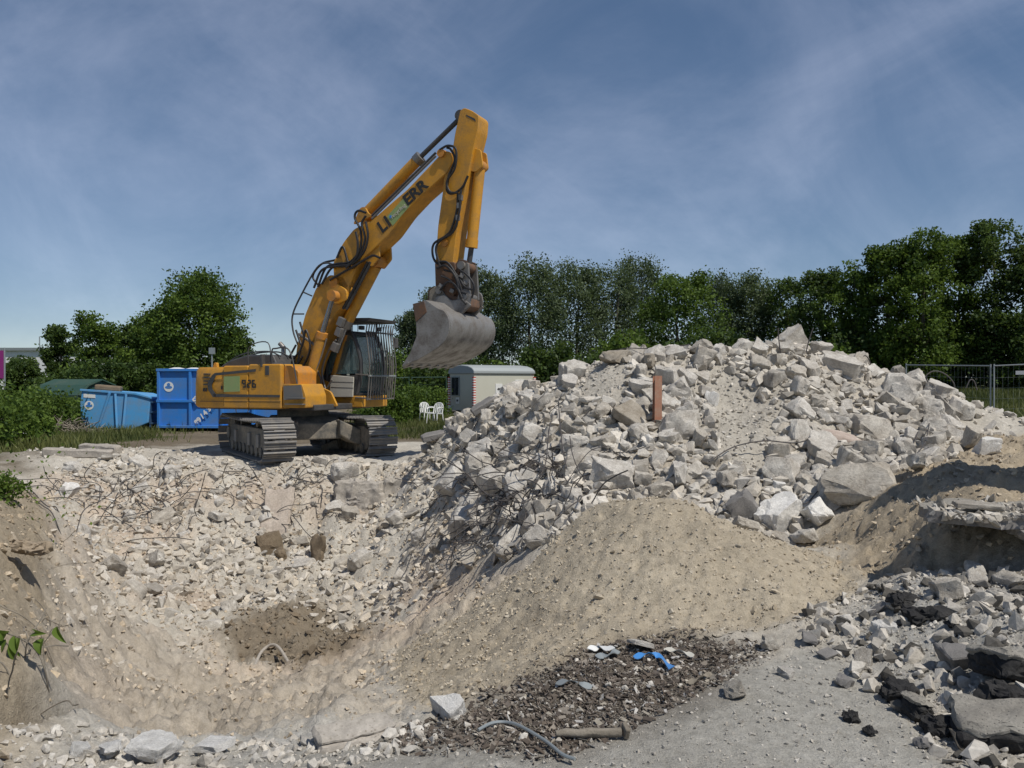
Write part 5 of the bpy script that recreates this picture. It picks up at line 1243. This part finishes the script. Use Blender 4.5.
scatter('rubble', X, Y, S, SMALL, rng, M_CONCT, grey_tint(n, rng, warm=.9), .04, 'small fragments covering the far slope of the pit', 'rubble')
X, Y = pts_in(P_PIT, 17000, 34); k = (Y > 11) | (fbm(X, Y, .9, 3, 72) + rng.normal(size=len(X)) * .16 > .02); X, Y = X[k], Y[k]; n = len(X); S = (.012 + .085 * rng.uniform(0, 1, n) ** 3.2) * np.clip(Y / 9, .42, 1)
soil = np.clip(soft(X, Y, P_SOIL, .15), 0, 1)[:, None]; t = grey_tint(n, rng, warm=1.0); t = t * (1 - .5 * soil) * np.array([1.0, .94, .86])
scatter('rubble', X, Y, S, TINY, rng, M_CONCT, t, .2, 'loose crumbs of soil and concrete on the pit floor and slopes', 'rubble')
X, Y = pts_in([XY(100,0,10.5), XY(85,0,7.0), XY(90,0,4.3), XY(400,0,4.4), XY(395,0,8.5), XY(300,0,10.3)], 900, 39); k = fbm(X, Y, .9, 3, 72) + rng.normal(size=len(X)) * .12 > .02; X, Y = X[k], Y[k]; n = len(X); S = (.03 + .13 * rng.uniform(0, 1, n) ** 4) * np.clip(Y / 9, .42, 1)
scatter('rubble', X, Y, S, SMALL, rng, M_CONCT, grey_tint(n, rng, warm=1.0) * np.array([1.0, .95, .88]), .06, 'stones lying on the near slope of the pit', 'rubble')
X, Y = pts_in(P_SOIL, 240, 35); n = len(X); S = .03 + .14 * rng.uniform(0, 1, n) ** 3
scatter('soil_clods', X, Y, S, SMALL, rng, M_CONCT, grey_tint(n, rng) * np.array([.42, .36, .29]), .1, 'dark damp soil clods at the bottom of the pit', 'soil clods')
P_LS = [XY(52,0,13), XY(50,0,9), XY(70,0,7.5), XY(180,0,9.5), XY(230,0,11.5), XY(120,0,14)]
X, Y = pts_in(P_LS, 900, 40); k = fbm(X, Y, .9, 3, 73) + rng.normal(size=len(X)) * .12 > 0; X, Y = X[k], Y[k]; n = len(X); S = .03 + .16 * rng.uniform(0, 1, n) ** 3
scatter('rubble', X, Y, S, SMALL, rng, M_CONCT, grey_tint(n, rng, warm=.6), .06, 'pale fragments on the left slope of the pit', 'rubble')
# rim and left bank
P_RIM = [XY(20,0,17.2), XY(30,0,20.5), XY(200,0,20), XY(215,0,18.6), XY(430,0,18.2), XY(430,0,17), XY(200,0,17)]
X, Y = pts_in(P_RIM, 800, 36); k = ~((X > -6.6) & (X < -2.4) & (Y < 18.4)) | (rng.uniform(0, 1, len(X)) < .12); X, Y = X[k], Y[k]; n = len(X); S = .025 + .20 * rng.uniform(0, 1, n) ** 4
scatter('rubble', X, Y, S, SMALL, rng, M_CONCT, grey_tint(n, rng), .12, 'broken pieces strewn along the pit rim before the excavator', 'rubble')
P_LB = [(-5.5, 3), (-2.2, 3.4), XY(62,0,4.2), XY(52,0,5), XY(48,0,7), XY(48,0,9), XY(44,0,12), (-11, 15), (-9, 8)]
X, Y = pts_in(P_LB, 5200, 37); n = len(X); S = .008 + .07 * rng.uniform(0, 1, n) ** 3
scatter('gravel', X, Y, S, TINY, rng, M_CONCT, grey_tint(n, rng, warm=1.2) * np.array([.86, .80, .71]), .2, 'gravelly soil lumps on the left bank', 'gravel')
X, Y = pts_in(P_LB, 1500, 38); n = len(X); S = (.02 + .11 * rng.uniform(0, 1, n) ** 3) * np.clip(Y / 7, .5, 1)
scatter('soil_clods', X, Y, S, SMALL, rng, M_CONCT, grey_tint(n, rng, warm=1.2) * np.array([.76, .69, .59]), .08, 'dry brown clods and stones on the left bank', 'soil clods')
for nme, u, v, Y_, d_, lab in (('sod', 30, 548, 7.3, (.26, .35, .08), 'overhanging brown sod above the dark hollow in the left bank'),):
    o = tag(rough_block(nme, d_, int(u), M_BROWNC2, None, pix(u, v, Y_), (R(-8), R(10), R(12)), .05, 4, .03), lab, 'sod')
# ---- soil heap pebbles
X, Y = pts_in(P_HEAP, 13000, 41); n = len(X); S = .006 + .034 * rng.uniform(0, 1, n) ** 4.5
scatter('gravel', X, Y, S, TINY, rng, M_CONCT, grey_tint(n, rng, warm=1.0) * np.array([.92, .88, .80]), .2, 'pebbles and clods covering the soil heap', 'gravel')
X, Y = pts_in(P_HEAP, 300, 42); n = len(X); S = .025 + .06 * rng.uniform(0, 1, n) ** 3
scatter('gravel', X, Y, S, SMALL, rng, M_CONCT, grey_tint(n, rng, warm=1.0) * np.array([.90, .86, .78]), .15, 'larger stones stuck in the soil heap', 'gravel')
# ---- right bank and lower right ground
X, Y = pts_in(P_RBANK, 5200, 43); n = len(X); S = .008 + .055 * rng.uniform(0, 1, n) ** 4
S = S * 1.3
scatter('gravel', X, Y, S, TINY, rng, M_CONCT, grey_tint(n, rng, warm=1.3) * np.array([.88, .82, .73]), .2, 'stones in the brown soil bank at right', 'gravel')
P_RG = [XY(790,0,5.65), XY(870,0,6.4), XY(900,0,6.15), (4.2, 6.0), (6, 5.4), (5, 3), XY(960,0,3.4), XY(880,0,4.3)]
X, Y = pts_in(P_RG, 3000, 44); n = len(X); S = .015 + .15 * rng.uniform(0, 1, n) ** 3.6
tt = grey_tint(n, rng, warm=.3); dk = rng.uniform(0, 1, n) < .22; tt[dk] *= .22
scatter('rubble', X, Y, S, SMALL, rng, M_CONCT, tt, .15, 'grey rubble and asphalt crumbs strewn below the asphalt shelf', 'rubble')
X, Y = pts_in(P_RG, 7000, 45); n = len(X); S = .008 + .03 * rng.uniform(0, 1, n) ** 2
scatter('gravel', X, Y, S, TINY, rng, M_CONCT, grey_tint(n, rng, warm=.4) * .9, .2, 'fine grey chippings below the asphalt shelf', 'gravel')
X, Y = pts_in([(-1.5, 2.6), (-1.3, 3.8), XY(430,0,4.05), XY(640,0,4.4), XY(760,0,5.2), XY(830,0,5.4), XY(930,0,3.9), (2.6, 2.6)], 6500, 46); n = len(X); S = .005 + .026 * rng.uniform(0, 1, n) ** 4.5
scatter('gravel', X, Y, S, TINY, rng, M_CONCT, grey_tint(n, rng, warm=.4) * .92, .2, 'scattered chippings on the grey gravel yard', 'gravel')
P_FL = [(-3.0, 3.1), (-2.4, 3.9), XY(100,0,4.15), XY(250,0,4.1), XY(330,0,4.0), XY(430,0,4.2), XY(440,0,3.85), XY(330,0,3.45), (-1.2, 3.0)]
X, Y = pts_in(P_FL, 2300, 47); n = len(X); S = .008 + .08 * rng.uniform(0, 1, n) ** 4.5
scatter('rubble', X, Y, S, SMALL, rng, M_CONCT, grey_tint(n, rng, warm=.4), .12, 'white crushed concrete along the near edge of the pit', 'rubble')
# ---- hand-placed stones in front
FG = 'loose stones in the foreground'
for u, v, w, h, lab in [(450,712,40,26,'whitish angular stone between soil heap and litter patch'), (152,752,46,34,'white crushed lump at the bottom edge left of the slab'), (108,752,34,26,'white lump left of the larger white lump at bottom left'),
 (215,748,40,22,'pale flat lump right of the white lump at bottom left'), (80,752,18,16,'small white stone near the bottom left corner'), (640,645,34,14,'flat pale stone at the top of the litter patch'), (735,691,28,20,'angular grey stone at the right end of the litter patch'),
 (885,630,22,15,'bright white stone on the right rubble'), (769,645,20,18,'grey stone at the right foot of the soil heap'), (788,675,18,10,'small smooth beige stone on the gravel'), (845,684,24,14,'stone with dark side on the grey gravel'),
 (960,662,42,24,'pale grey lump with dark base left of the asphalt blocks'), (946,592,30,22,'squarish pale block at the foot of the asphalt shelf'), (978,575,36,20,'pale flat block under the asphalt shelf'), (1010,580,34,16,'pale block at the right under the asphalt shelf'),
 (925,745,18,14,'small dark-sided stone left of the nearest asphalt block'), (880,610,22,14,'grey slate piece at the heap foot'), (812,640,30,14,'grey slate leaning at the right foot of the soil heap'), (830,655,26,10,'flat grey slate on the gravel right of the soil heap'), (865,660,30,10,'thin grey slab among the right rubble')]:
    put(u, v, w, h, lab, group=FG, cat='stone', name='stone', mat=(M_DARKC if 'slate' in lab or 'dark' in lab else None), thick=(.35 if ('flat' in lab or 'slate' in lab or 'thin' in lab) else None), me=(SLABS[rg.randrange(5)] if ('flat' in lab or 'slate' in lab or 'thin' in lab) else None))
# slab with a groove, lower left
p = hit(355, 744); s = 80 / FPX * p.y
sl = empty('concrete_slab', (p.x, p.y, p.z), R(28)); tag(sl, 'grooved grey concrete kerb slab lying at the bottom edge', 'concrete slab')
rough_block('upper_layer', (s, s * .34, s * .10), 3, M_SLABW, sl, (0, .02, s * .16), (R(12), 0, 0), .01); rough_block('lower_layer', (s * .97, s * .36, s * .13), 5, M_SLABW, sl, (0, 0, s * .045), (R(12), 0, 0), .01)
# ---- asphalt shelf on the right bank
def crust(name, outline, z0, z1, seed, mat_top, mat_edge, parent, amp=.02):
    """broken slab: ragged outline, real thickness"""
    pts = []; n = len(outline); r_ = random.Random(seed)
    for i in range(n):
        a, b = Vector(outline[i]), Vector(outline[(i + 1) % n]); m = max(2, int((b - a).length / .05))
        for k in range(m):
            q = a.lerp(b, k / m); f = 1.6 * mnoise.noise(Vector((q.x * 5, q.y * 5, seed))) + mnoise.noise(Vector((q.x * 17, q.y * 17, seed))); d = (b - a).normalized(); pts.append((q.x - d.y * f * amp, q.y + d.x * f * amp))
    bm = bmesh.new()
    lv = []
    for t in (0, .5, 1):
        lv.append([bm.verts.new((x + r_.uniform(-1, 1) * amp * .6, y + r_.uniform(-1, 1) * amp * .6, z0 + (z1 - z0) * t + mnoise.noise(Vector((x * 3, y * 3, seed + t))) * amp)) for x, y in pts])
    m = len(pts)
    for j in range(2):
        for i in range(m): bm.faces.new((lv[j][i], lv[j][(i + 1) % m], lv[j + 1][(i + 1) % m], lv[j + 1][i])).material_index = 1
    top = bm.faces.new(lv[2]); bm.faces.new(lv[0][::-1]).material_index = 1
    bmesh.ops.triangulate(bm, faces=[f for f in bm.faces if len(f.verts) > 4])
    bmesh.ops.recalc_face_normals(bm, faces=bm.faces)
    me = bpy.data.meshes.new(name); bm.to_mesh(me); bm.free(); me.materials.append(mat_top); me.materials.append(mat_edge)
    return link(name, me, parent)
sh_ = empty('asphalt_shelf', (3.55, 6.25, 0.56)); tag(sh_, 'broken asphalt crust overhanging the hollow in the right bank', 'asphalt slab')
crust('crust', [(-.28, -.02), (-.1, -.22), (.25, -.30), (.7, -.36), (1.4, -.42), (1.9, -.3), (1.9, .75), (.9, .8), (.2, .62), (-.2, .3)], .03, .115, 4, M_ASPHT, M_DARKC, sh_, .03)
crust('lower_layer', [(.25, -.34), (.7, -.42), (1.4, -.5), (1.9, -.4), (1.9, .5), (.5, .4)], -.06, .02, 6, M_DARKC, M_DARKC, sh_, .025)
X = rng.uniform(3.3, 5.3, 1100); Y = 6.25 + rng.normal(size=1100) * .32 - .1; k = (Y > 5.86) & (Y < 6.9); X, Y = X[k], Y[k]; n = len(X); S = .02 + .11 * rng.uniform(0, 1, n) ** 2.8
so2 = scatter('rubble', X, Y, S, SMALL, rng, M_CONCT, grey_tint(n, rng, warm=.6) * .95, 0.0, 'crumbled stones bedded in the edge of the asphalt shelf', 'rubble')
co_ = np.empty(len(so2.data.vertices) * 3, np.float32); so2.data.vertices.foreach_get('co', co_); co_ = co_.reshape(-1, 3); co_[:, 2] += np.repeat(0, len(co_)) + (.668 - gz(co_[:, 0], co_[:, 1])); so2.data.vertices.foreach_set('co', co_.ravel()); so2.data.update()
o = put(968,510,46,16,'thin pale slab lying on top of the asphalt shelf', SLABS[0], None, 'concrete_slab', rot=(R(4), R(3), R(-8)), group=FG, thick=.35, cat='concrete slab'); o.location.z = .73; o.location.y = 6.15; o.location.x = 3.62
# asphalt blocks lower right
for u, v, w, dims, rot, lab, m1 in [
 (1003,746,0,(.42,.25,.17),(R(16),R(-5),R(-20)),'largest tilted asphalt slab at the bottom right corner',M_ASPHT), (1008,676,0,(.34,.26,.14),(R(-10),R(14),R(20)),'asphalt block with bright dusty top at the right edge',M_ASPHT),
 (1012,712,0,(.30,.24,.12),(R(20),R(10),R(40)),'dark asphalt lump between the two dusty asphalt slabs',M_ASPH), (918,718,0,(.15,.12,.11),(R(10),R(20),R(30)),'small square asphalt piece left of the largest asphalt slab',M_ASPHT),
 (900,700,0,(.26,.16,.10),(R(5),R(8),R(60)),'crumbling black asphalt lump on the grey rubble',M_ASPH), (905,606,0,(.22,.14,.09),(R(5),R(8),R(10)),'black asphalt lump at the right foot of the soil heap',M_ASPH), (930,622,0,(.34,.13,.10),(R(12),R(4),R(-12)),'long black asphalt strip right of the black lump',M_ASPH),
 (955,627,0,(.11,.08,.05),(R(5),R(8),R(-12)),'small black asphalt piece at the end of the black strip',M_ASPH), (852,722,0,(.10,.08,.06),(R(5),R(8),R(30)),'small black asphalt crumb on the gravel yard',M_ASPH), (870,735,0,(.10,.06,.05),(R(5),R(8),R(70)),'tiny asphalt crumb nearest the gravel yard edge',M_ASPH), (940,735,0,(.16,.12,.10),(R(25),R(8),R(10)),'dark asphalt piece wedged beside the largest slab',M_ASPH)]:
    p = hit(u, v); r_ = empty('asphalt_block', (p.x, p.y, p.z)); tag(r_, lab, 'asphalt block', 'broken asphalt blocks')
    sd_ = int(u)
    if m1 is M_ASPHT:
        rough_block('dusty_top', (dims[0], dims[1], dims[2] * .35), sd_, M_ASPHT, r_, (0, 0, dims[2] * .80), rot, dims[0] * .05, 4, .02)
        rough_block('black_base', (dims[0] * .96, dims[1] * .96, dims[2] * .85), sd_ + 1, M_ASPH, r_, (0, 0, dims[2] * .32), rot, dims[0] * .06, 4, .02)
    else: rough_block('black_base', dims, sd_, M_ASPH, r_, (0, 0, dims[2] * .3), rot, dims[0] * .12, 4, .03)
# unseen ring added just outside the frame to throw a shadow on the right bank
so_ = empty('shadow_ring', (5.98, 6.9, gz1(5.98, 6.9) - .1), R(20)); tag(so_, 'unseen concrete ring added beyond the right edge to cast a shadow on the bank', 'pipe')
m = MB(); nn = 40
for z in (0, 2.25):
    for r_ in (1.0, .86): m.add([(r_ * math.cos(6.2832 * i / nn), r_ * math.sin(6.2832 * i / nn), z) for i in range(nn)], [])
m.f = []
for i in range(nn):
    j = (i + 1) % nn; a, b, c, d = 0, nn, 2 * nn, 3 * nn
    m.f += [(a + i, a + j, c + j, c + i), (b + i, d + i, d + j, b + j), (c + i, c + j, d + j, d + i), (a + i, b + i, b + j, a + j)]
m.build('ring', M_SLABW, so_, smooth=True)

# ---- litter patch
_c = np.array(P_LITTER).mean(0); P_LIT2 = [tuple(_c + (np.array(q) - _c) * 1.3) for q in P_LITTER]
X, Y = pts_in(P_LIT2, 15000, 51); n = len(X); k = np.nonzero(soft(X, Y, P_LITTER, .22) > rng.uniform(.12, .95, n))[0]; X, Y = X[k], Y[k]; n = len(X)
L_ = .008 + .045 * rng.uniform(0, 1, n) ** 4; Wd = L_ * rng.uniform(.08, .55, n); a = rng.uniform(0, 6.28, n); z = gz(X, Y) + rng.uniform(.0, .014, n)
ux = np.stack([np.cos(a), np.sin(a), rng.normal(size=n) * .35], -1) * L_[:, None] * .5; vx = np.stack([-np.sin(a), np.cos(a), rng.normal(size=n) * .5], -1) * Wd[:, None] * .5
c = np.stack([X, Y, z], -1); th = np.array([0, 0, .004])
v8 = np.stack([c - ux - vx, c + ux - vx, c + ux + vx, c - ux + vx, c - ux - vx + th, c + ux - vx + th, c + ux + vx + th, c - ux + vx + th], 1).reshape(-1, 3)
q = np.array([[0, 3, 2, 1], [4, 5, 6, 7], [0, 1, 5, 4], [1, 2, 6, 5], [2, 3, 7, 6], [3, 0, 4, 7]]); f = (q[None] + (np.arange(n) * 8)[:, None, None]).reshape(-1, 4)
pal = 1.1 * np.array([(.125, .102, .082), (.075, .062, .052), (.17, .142, .118), (.24, .21, .175), (.10, .08, .064), (.42, .40, .37), (.30, .27, .22)]); pc = pal[rng.choice(len(pal), n, p=[.24, .2, .2, .14, .1, .05, .07])]
tag(link('litter', np_mesh('litter', v8, f, M_LITTER, np.repeat(pc, 8, 0))), 'dark brown patch of bark, leaves and shredded rubbish', 'litter', kind='stuff')
X, Y = pts_in(P_LITTER, 420, 52); n = len(X); S = .008 + .05 * rng.uniform(0, 1, n) ** 4
scatter('rubble', X, Y, S, SMALL, rng, M_CONCT, grey_tint(n, rng, warm=.3) * 1.05, .25, 'pale stone chips mixed into the litter patch', 'rubble')
def ground_line(pix_pts, lift=.02): return [hit(u, v) + Vector((0, 0, lift)) for u, v in pix_pts]
tag(MB().tube(bez(ground_line([(478, 737), (492, 730), (506, 729), (520, 733), (545, 748), (562, 762), (575, 767)], .03), 6), .0085, 8).build('cable', M_GALV, None, smooth=True), 'grey bent cable curving across the near edge of the litter', 'cable')
wp = empty('wooden_post', hit(592, 741) + Vector((0, 0, .02)), R(2)); tag(wp, 'short weathered wooden post lying on the gravel below the litter', 'post')
MB().tube([(-.17, 0, .012), (-.12, .004, .014), (-.06, -.003, .012), (.0, .003, .014), (.05, -.002, .012), (.14, 0, .014)], [.014, .021, .019, .023, .021, .022], 9).build('shaft', M_WOOD, wp, smooth=True); MB().box((.16, 0, .02), (.025, .06, .055), (.3, .1, .2)).build('end_cap', M_WOOD, wp, bevel=.006)
def strip(name, pts, w, mat, lab, cat):
    mb = MB(); P_ = bez(pts, 5); n = len(P_); vs = []
    for i, p in enumerate(P_):
        t = (P_[min(i + 1, n - 1)] - P_[max(i - 1, 0)]).normalized(); sd_ = t.cross(Vector((0, 0, 1))).normalized() * w / 2; tw = Vector((0, 0, .012 * math.sin(i * .9)))
        vs += [p - sd_ + tw, p + sd_ - tw, p + sd_ - tw + Vector((0, 0, .004)), p - sd_ + tw + Vector((0, 0, .004))]
    mb.add(vs, [(4 * i + k, 4 * i + (k + 1) % 4, 4 * i + 4 + (k + 1) % 4, 4 * i + 4 + k) for i in range(n - 1) for k in range(4)] + [(0, 1, 2, 3), (4 * n - 4, 4 * n - 3, 4 * n - 2, 4 * n - 1)])
    return tag(mb.build(name, mat, None, smooth=True), lab, cat)
strip('plastic_strip', ground_line([(634, 664), (648, 660), (660, 664), (672, 675)], .035), .035, M_PLAST, 'torn bright blue plastic strip on the litter patch', 'plastic')
for pts, w, mt, lab in [([(590, 655), (600, 652), (612, 655)], .05, M_WHITE, 'white scrap of sheet at the upper litter edge'), ([(596, 663), (610, 660), (618, 656)], .04, M_GALV, 'grey scrap beside the white sheet at the litter edge'), ([(556, 690), (572, 688), (592, 694)], .03, M_GALV, 'crumpled grey foil in the middle of the litter'), ([(664, 655), (680, 657), (694, 662)], .02, M_BEIGE, 'thin beige splinter right of the blue strip'), ([(688, 690), (700, 684), (712, 680)], .015, M_WOOD, 'thin wooden splinter beside the angular grey stone')]:
    strip('scrap', ground_line(pts, .03), w, mt, lab, 'scrap')

# ---- pit: basement wall, leaning slab, brown plate, wire strip
def wall_block(name, u0, v0, u1, v1, Y, th, mat, lab, cat, yaw=0., tilt=0.):
    x0, x1 = (u0 - 512) / FPX * Y, (u1 - 512) / FPX * Y; z1_, z0_ = EYE + (HOR - v0) / FPX * Y, EYE + (HOR - v1) / FPX * Y
    o = rough_block(name, (x1 - x0, th, z1_ - z0_), int(u0), mat, None, ((x0 + x1) / 2, Y + th / 2, (z0_ + z1_) / 2), (tilt, 0, yaw), .07, 5, .04); return tag(o, lab, cat)
wall_block('basement_wall', 333, 482, 382, 520, 16.1, .3, M_SLABW, 'left section of the broken basement wall below the rim', 'wall', R(-2), R(-6)); wall_block('basement_wall', 384, 479, 432, 514, 16.2, .3, M_SLABW, 'right section of the broken basement wall under the excavator', 'wall', R(2), R(-6))
wall_block('leaning_slab', 260, 484, 290, 558, 15.6, .15, M_PINKC, 'long pale slab leaning down the far pit slope', 'concrete slab', R(4), R(-38))
wall_block('soil_plate', 304, 536, 324, 590, 14.6, .08, M_BROWNC, 'brown soil-stained plate standing edge-on in the pit', 'plate', R(-40), R(-12))
for u, v, w, h, lab in [(268,548,22,20,'brown broken patch stone at the foot of the leaning slab'), (280,556,14,10,'small brown stone beside the leaning slab foot')]: put(u, v, w, h, lab, None, M_BROWNC, 'stone', group=PITG, cat='stone')
p = hit(272, 662); 
tag(MB().tube(bez([hit(253, 668) + Vector((0, 0, -.03)), hit(262, 660) + Vector((0, 0, .12)), hit(276, 658) + Vector((0, 0, .16)), hit(292, 668) + Vector((0, 0, -.02))], 7), .022, 8).build('pipe', M_SLABW, None, smooth=True), 'pale bent pipe arching out of the dark soil in the pit', 'pipe')
# ---- rust red beam in the heap
p = hit(655, 418); Yb = p.y; p = Vector((p.x, p.y - .25, p.z - .1)); z1_ = EYE + (HOR - 379) / FPX * Yb
bm_ = empty('beam', (p.x, p.y, p.z - .15), R(6)); tag(bm_, 'red-brown steel beam standing upright in the rubble heap', 'beam')
h_ = z1_ - p.z + .2
for nme, c_, d_ in (('web', (0, .05, h_ / 2), (.015, .10, h_)), ('flange', (0, -.005, h_ / 2), (.11, .014, h_)), ('flange', (0, .107, h_ / 2), (.11, .014, h_))): 
    o = MB().box(c_, d_).build(nme, M_BRED, bm_); o.rotation_euler = (R(-4), R(1.5), 0)
# ---- rebar
def rebar(pts, lab, grp, r=.009, name='rebar'): return tag(MB().tube(bez(pts, 5), r, 5).build(name, M_REBAR, None, smooth=True), lab, 'rebar', grp)
rr = random.Random(91)
def wild(u, v, L_, upf=.5, y0=2.3):
    p = hit(u, v, y0); d = Vector((rr.gauss(0, 1), rr.gauss(0, .6), rr.gauss(upf, .5))).normalized(); pts = [p + Vector((0, 0, -.05))]; q = p.copy(); n = rr.randint(4, 6)
    curl = Vector((rr.gauss(0, 1), rr.gauss(0, 1), rr.gauss(-.3, .6))) * rr.uniform(.15, .7)
    for i in range(n):
        d = (d + curl * .5 + Vector((rr.gauss(0, .25), rr.gauss(0, .25), rr.gauss(-.05, .2)))).normalized(); q = q + d * L_ / n
        g = gz1(q.x, q.y) + .03
        if q.z < g: q.z = g + rr.uniform(0, .06); d.z = abs(d.z) * .3
        pts.append(q.copy())
    return pts
def inheap(u, v): p = hit(u, v); return bool(edge_dist(np.array([p.x]), np.array([p.y]), P_HEAP)[0] < .35 or inpoly(np.array([p.x]), np.array([p.y]), P_HEAP)[0])
TG_ = 'rebar tangle at the left foot of the rubble heap'
for i in range(130):
    u = min(max(rr.gauss(522, 38), 455), 605); v = min(max(rr.gauss(492, 24), 442), 548)
    if inheap(u, v): continue
    rebar(wild(u, v, rr.uniform(.5, 1.6), .18), 'thin bent dark rebar in the tangle at the heap foot', TG_, rr.choice((.006, .007, .009)))
for i in range(26):
    u = min(max(rr.gauss(500, 16), 470), 540); v = rr.uniform(515, 560)
    if inheap(u, v): continue
    rebar(wild(u, v, rr.uniform(.5, 1.1), .3), 'thin bent dark rebar in the tangle at the heap foot', TG_, .008)
PG_ = 'rebar hanging over the pit'
for i in range(52):
    u = min(max(rr.gauss(125, 42), 62), 225); v = min(max(rr.gauss(505, 18), 470), 560)
    rebar(wild(u, v, rr.uniform(.5, 1.6), .25), 'thin bent rebar sticking out on the left side of the pit', PG_, .008)
for i in range(40):
    u = rr.uniform(225, 350); v = rr.uniform(470, 530); rebar(wild(u, v, rr.uniform(.4, 1.2), .2), 'thin bent rebar sticking out of the rim under the excavator', PG_, .008)
for i in range(16):
    u = rr.uniform(395, 450); v = rr.uniform(480, 580); rebar(wild(u, v, rr.uniform(.4, .9), .15), 'short rebar end on the right slope of the pit', PG_, .008)
def single(pix_pts, lab, r=.010): return rebar([Vector(pix(*p)) for p in pix_pts], lab, 'single rebars in the heap', r)
Ys = hitp(780, 352).y - .15
single([(781, 356, Ys), (779, 342, Ys), (778, 328, Ys)], 'short upright rebar left of the summit block'); single([(806, 352, Ys), (809, 340, Ys), (813, 328, Ys)], 'short upright rebar right of the summit block')
Ys = hitp(930, 388).y
single([(928, 382, Ys), (926, 376, Ys), (934, 371, Ys), (945, 374, Ys), (954, 384, Ys), (952, 394, Ys), (944, 400, Ys)], 'large bent rebar loop on the right skyline', .013); single([(966, 388, Ys), (970, 380, Ys), (974, 381, Ys), (977, 390, Ys)], 'small rebar hook right of the large loop', .012)
single([(860, 362, Ys - .6), (864, 356, Ys - .6), (868, 358, Ys - .6), (872, 368, Ys - .6)], 'thin rebar bow on the crest right of the summit')
def on_rock(pix_pts, lab, lift=.25, r=.009): rebar([hitp(u, v) + Vector((0, -.18, lift * .5)) for u, v in pix_pts], lab, 'single rebars in the heap', r)
on_rock([(706, 470), (730, 455), (760, 449), (790, 451), (812, 446), (836, 450)], 'long thin rebar lying across the middle of the heap'); on_rock([(770, 520), (785, 510), (800, 512), (812, 500)], 'rebar bent over the bright white block'); on_rock([(846, 505), (852, 490), (868, 478), (884, 470), (905, 455), (912, 440)], 'rebar running along the biggest slab')
on_rock([(910, 462), (918, 452), (922, 438), (924, 425)], 'rebar leaning beside the tilted slab'); on_rock([(566, 490), (562, 470), (560, 450), (558, 425)], 'upright rebar rising from the tangle', .6); on_rock([(535, 500), (545, 480), (548, 450), (552, 430)], 'second upright rebar rising from the tangle', .5)
on_rock([(690, 350), (650, 346), (625, 342), (610, 338)], 'pale thin wire sticking out over the left crest', .3)
# limb of the leaf plant on the left bank
pl_ = empty('sapling', hit(48, 692)); tag(pl_, 'green sapling with a few large leaves on the left bank', 'plant')
b0 = pl_.location.copy(); Yp = 4.35
def loc_(u, v, Y=Yp): return Vector(pix(u, v, Y)) - b0
MB().tube(bez([Vector((0, 0, -.02)), loc_(44, 670), loc_(36, 652), loc_(22, 640), loc_(2, 632)], 6), .005, 6).build('stem', M_WOOD, pl_, smooth=True)
def leaf(name, base, tip, w, parent, bend=.03):
    b, t = Vector(base), Vector(tip); d = t - b; side = d.cross(Vector((0.1, -1, .25))).normalized() * w; nrm = side.cross(d).normalized() * bend; mb = MB(); n = 8; vs = []
    for i in range(n + 1):
        q = i / n; ww = math.sin(math.pi * min(1, q * .97 + .03) ** .75) ** .8; c = b + d * q + nrm * (4 * q * (1 - q))
        vs += [c - side * ww + nrm * .6 * ww, c - nrm * .3 * ww, c + side * ww + nrm * .6 * ww]
    mb.add(vs, [(3 * i + k, 3 * i + k + 1, 3 * i + 4 + k, 3 * i + 3 + k) for i in range(n) for k in range(2)])
    me = mb.mesh(name, M_LEAFG, True, 60); a = me.color_attributes.new('tint', 'FLOAT_COLOR', 'POINT'); a.data.foreach_set('color', [.75, .75, .75, 1] * len(me.vertices)); return link(name, me, parent)
for bu, bv, tu, tv, w in ((18, 638, 14, 664, .028), (14, 636, 20, 658, .02), (42, 639, 40, 656, .026), (56, 627, 66, 644, .02), (34, 632, 46, 634, .02), (4, 640, -2, 660, .03), (6, 634, -6, 630, .03)):
    leaf('leaf', loc_(bu, bv), loc_(tu, tv, Yp - .05), w, pl_)
for a_, b_ in (((44, 668), (42, 640)), ((36, 652), (56, 627)), ((24, 642), (18, 636))): MB().tube([loc_(*a_), loc_(*b_)], .003, 5).build('stem', M_WOOD, pl_)
# roots hanging at left
for i in range(14):
    u = rr.uniform(0, 60); v = rr.uniform(545, 720); rebar(wild(u, v, rr.uniform(.15, .5), .0), 'thin brown root hanging out of the left bank', 'roots in the left bank', .004, 'hanging_root')
for o in list(bpy.data.objects):
    if o.name.startswith('hanging_root') and 'roots in the left bank' == o.get('group'): o.data.materials.clear(); o.data.materials.append(M_WOOD); o['category'] = 'root'
# pale beams on the rim at left
for u, v, Ln, yaw, lab in ((78, 457, 1.5, 4, 'long pale concrete beam lying on the left rim'), (100, 452, 1.1, -18, 'pale round post lying behind the concrete beam on the rim')):
    p = hit(u, v); tag(rough_block('concrete_beam', (Ln, .22, .2), int(u), M_SLABW, None, (p.x, p.y, p.z + .08), (R(4), R(2), R(yaw)), .025, 4, .03), lab, 'beam')
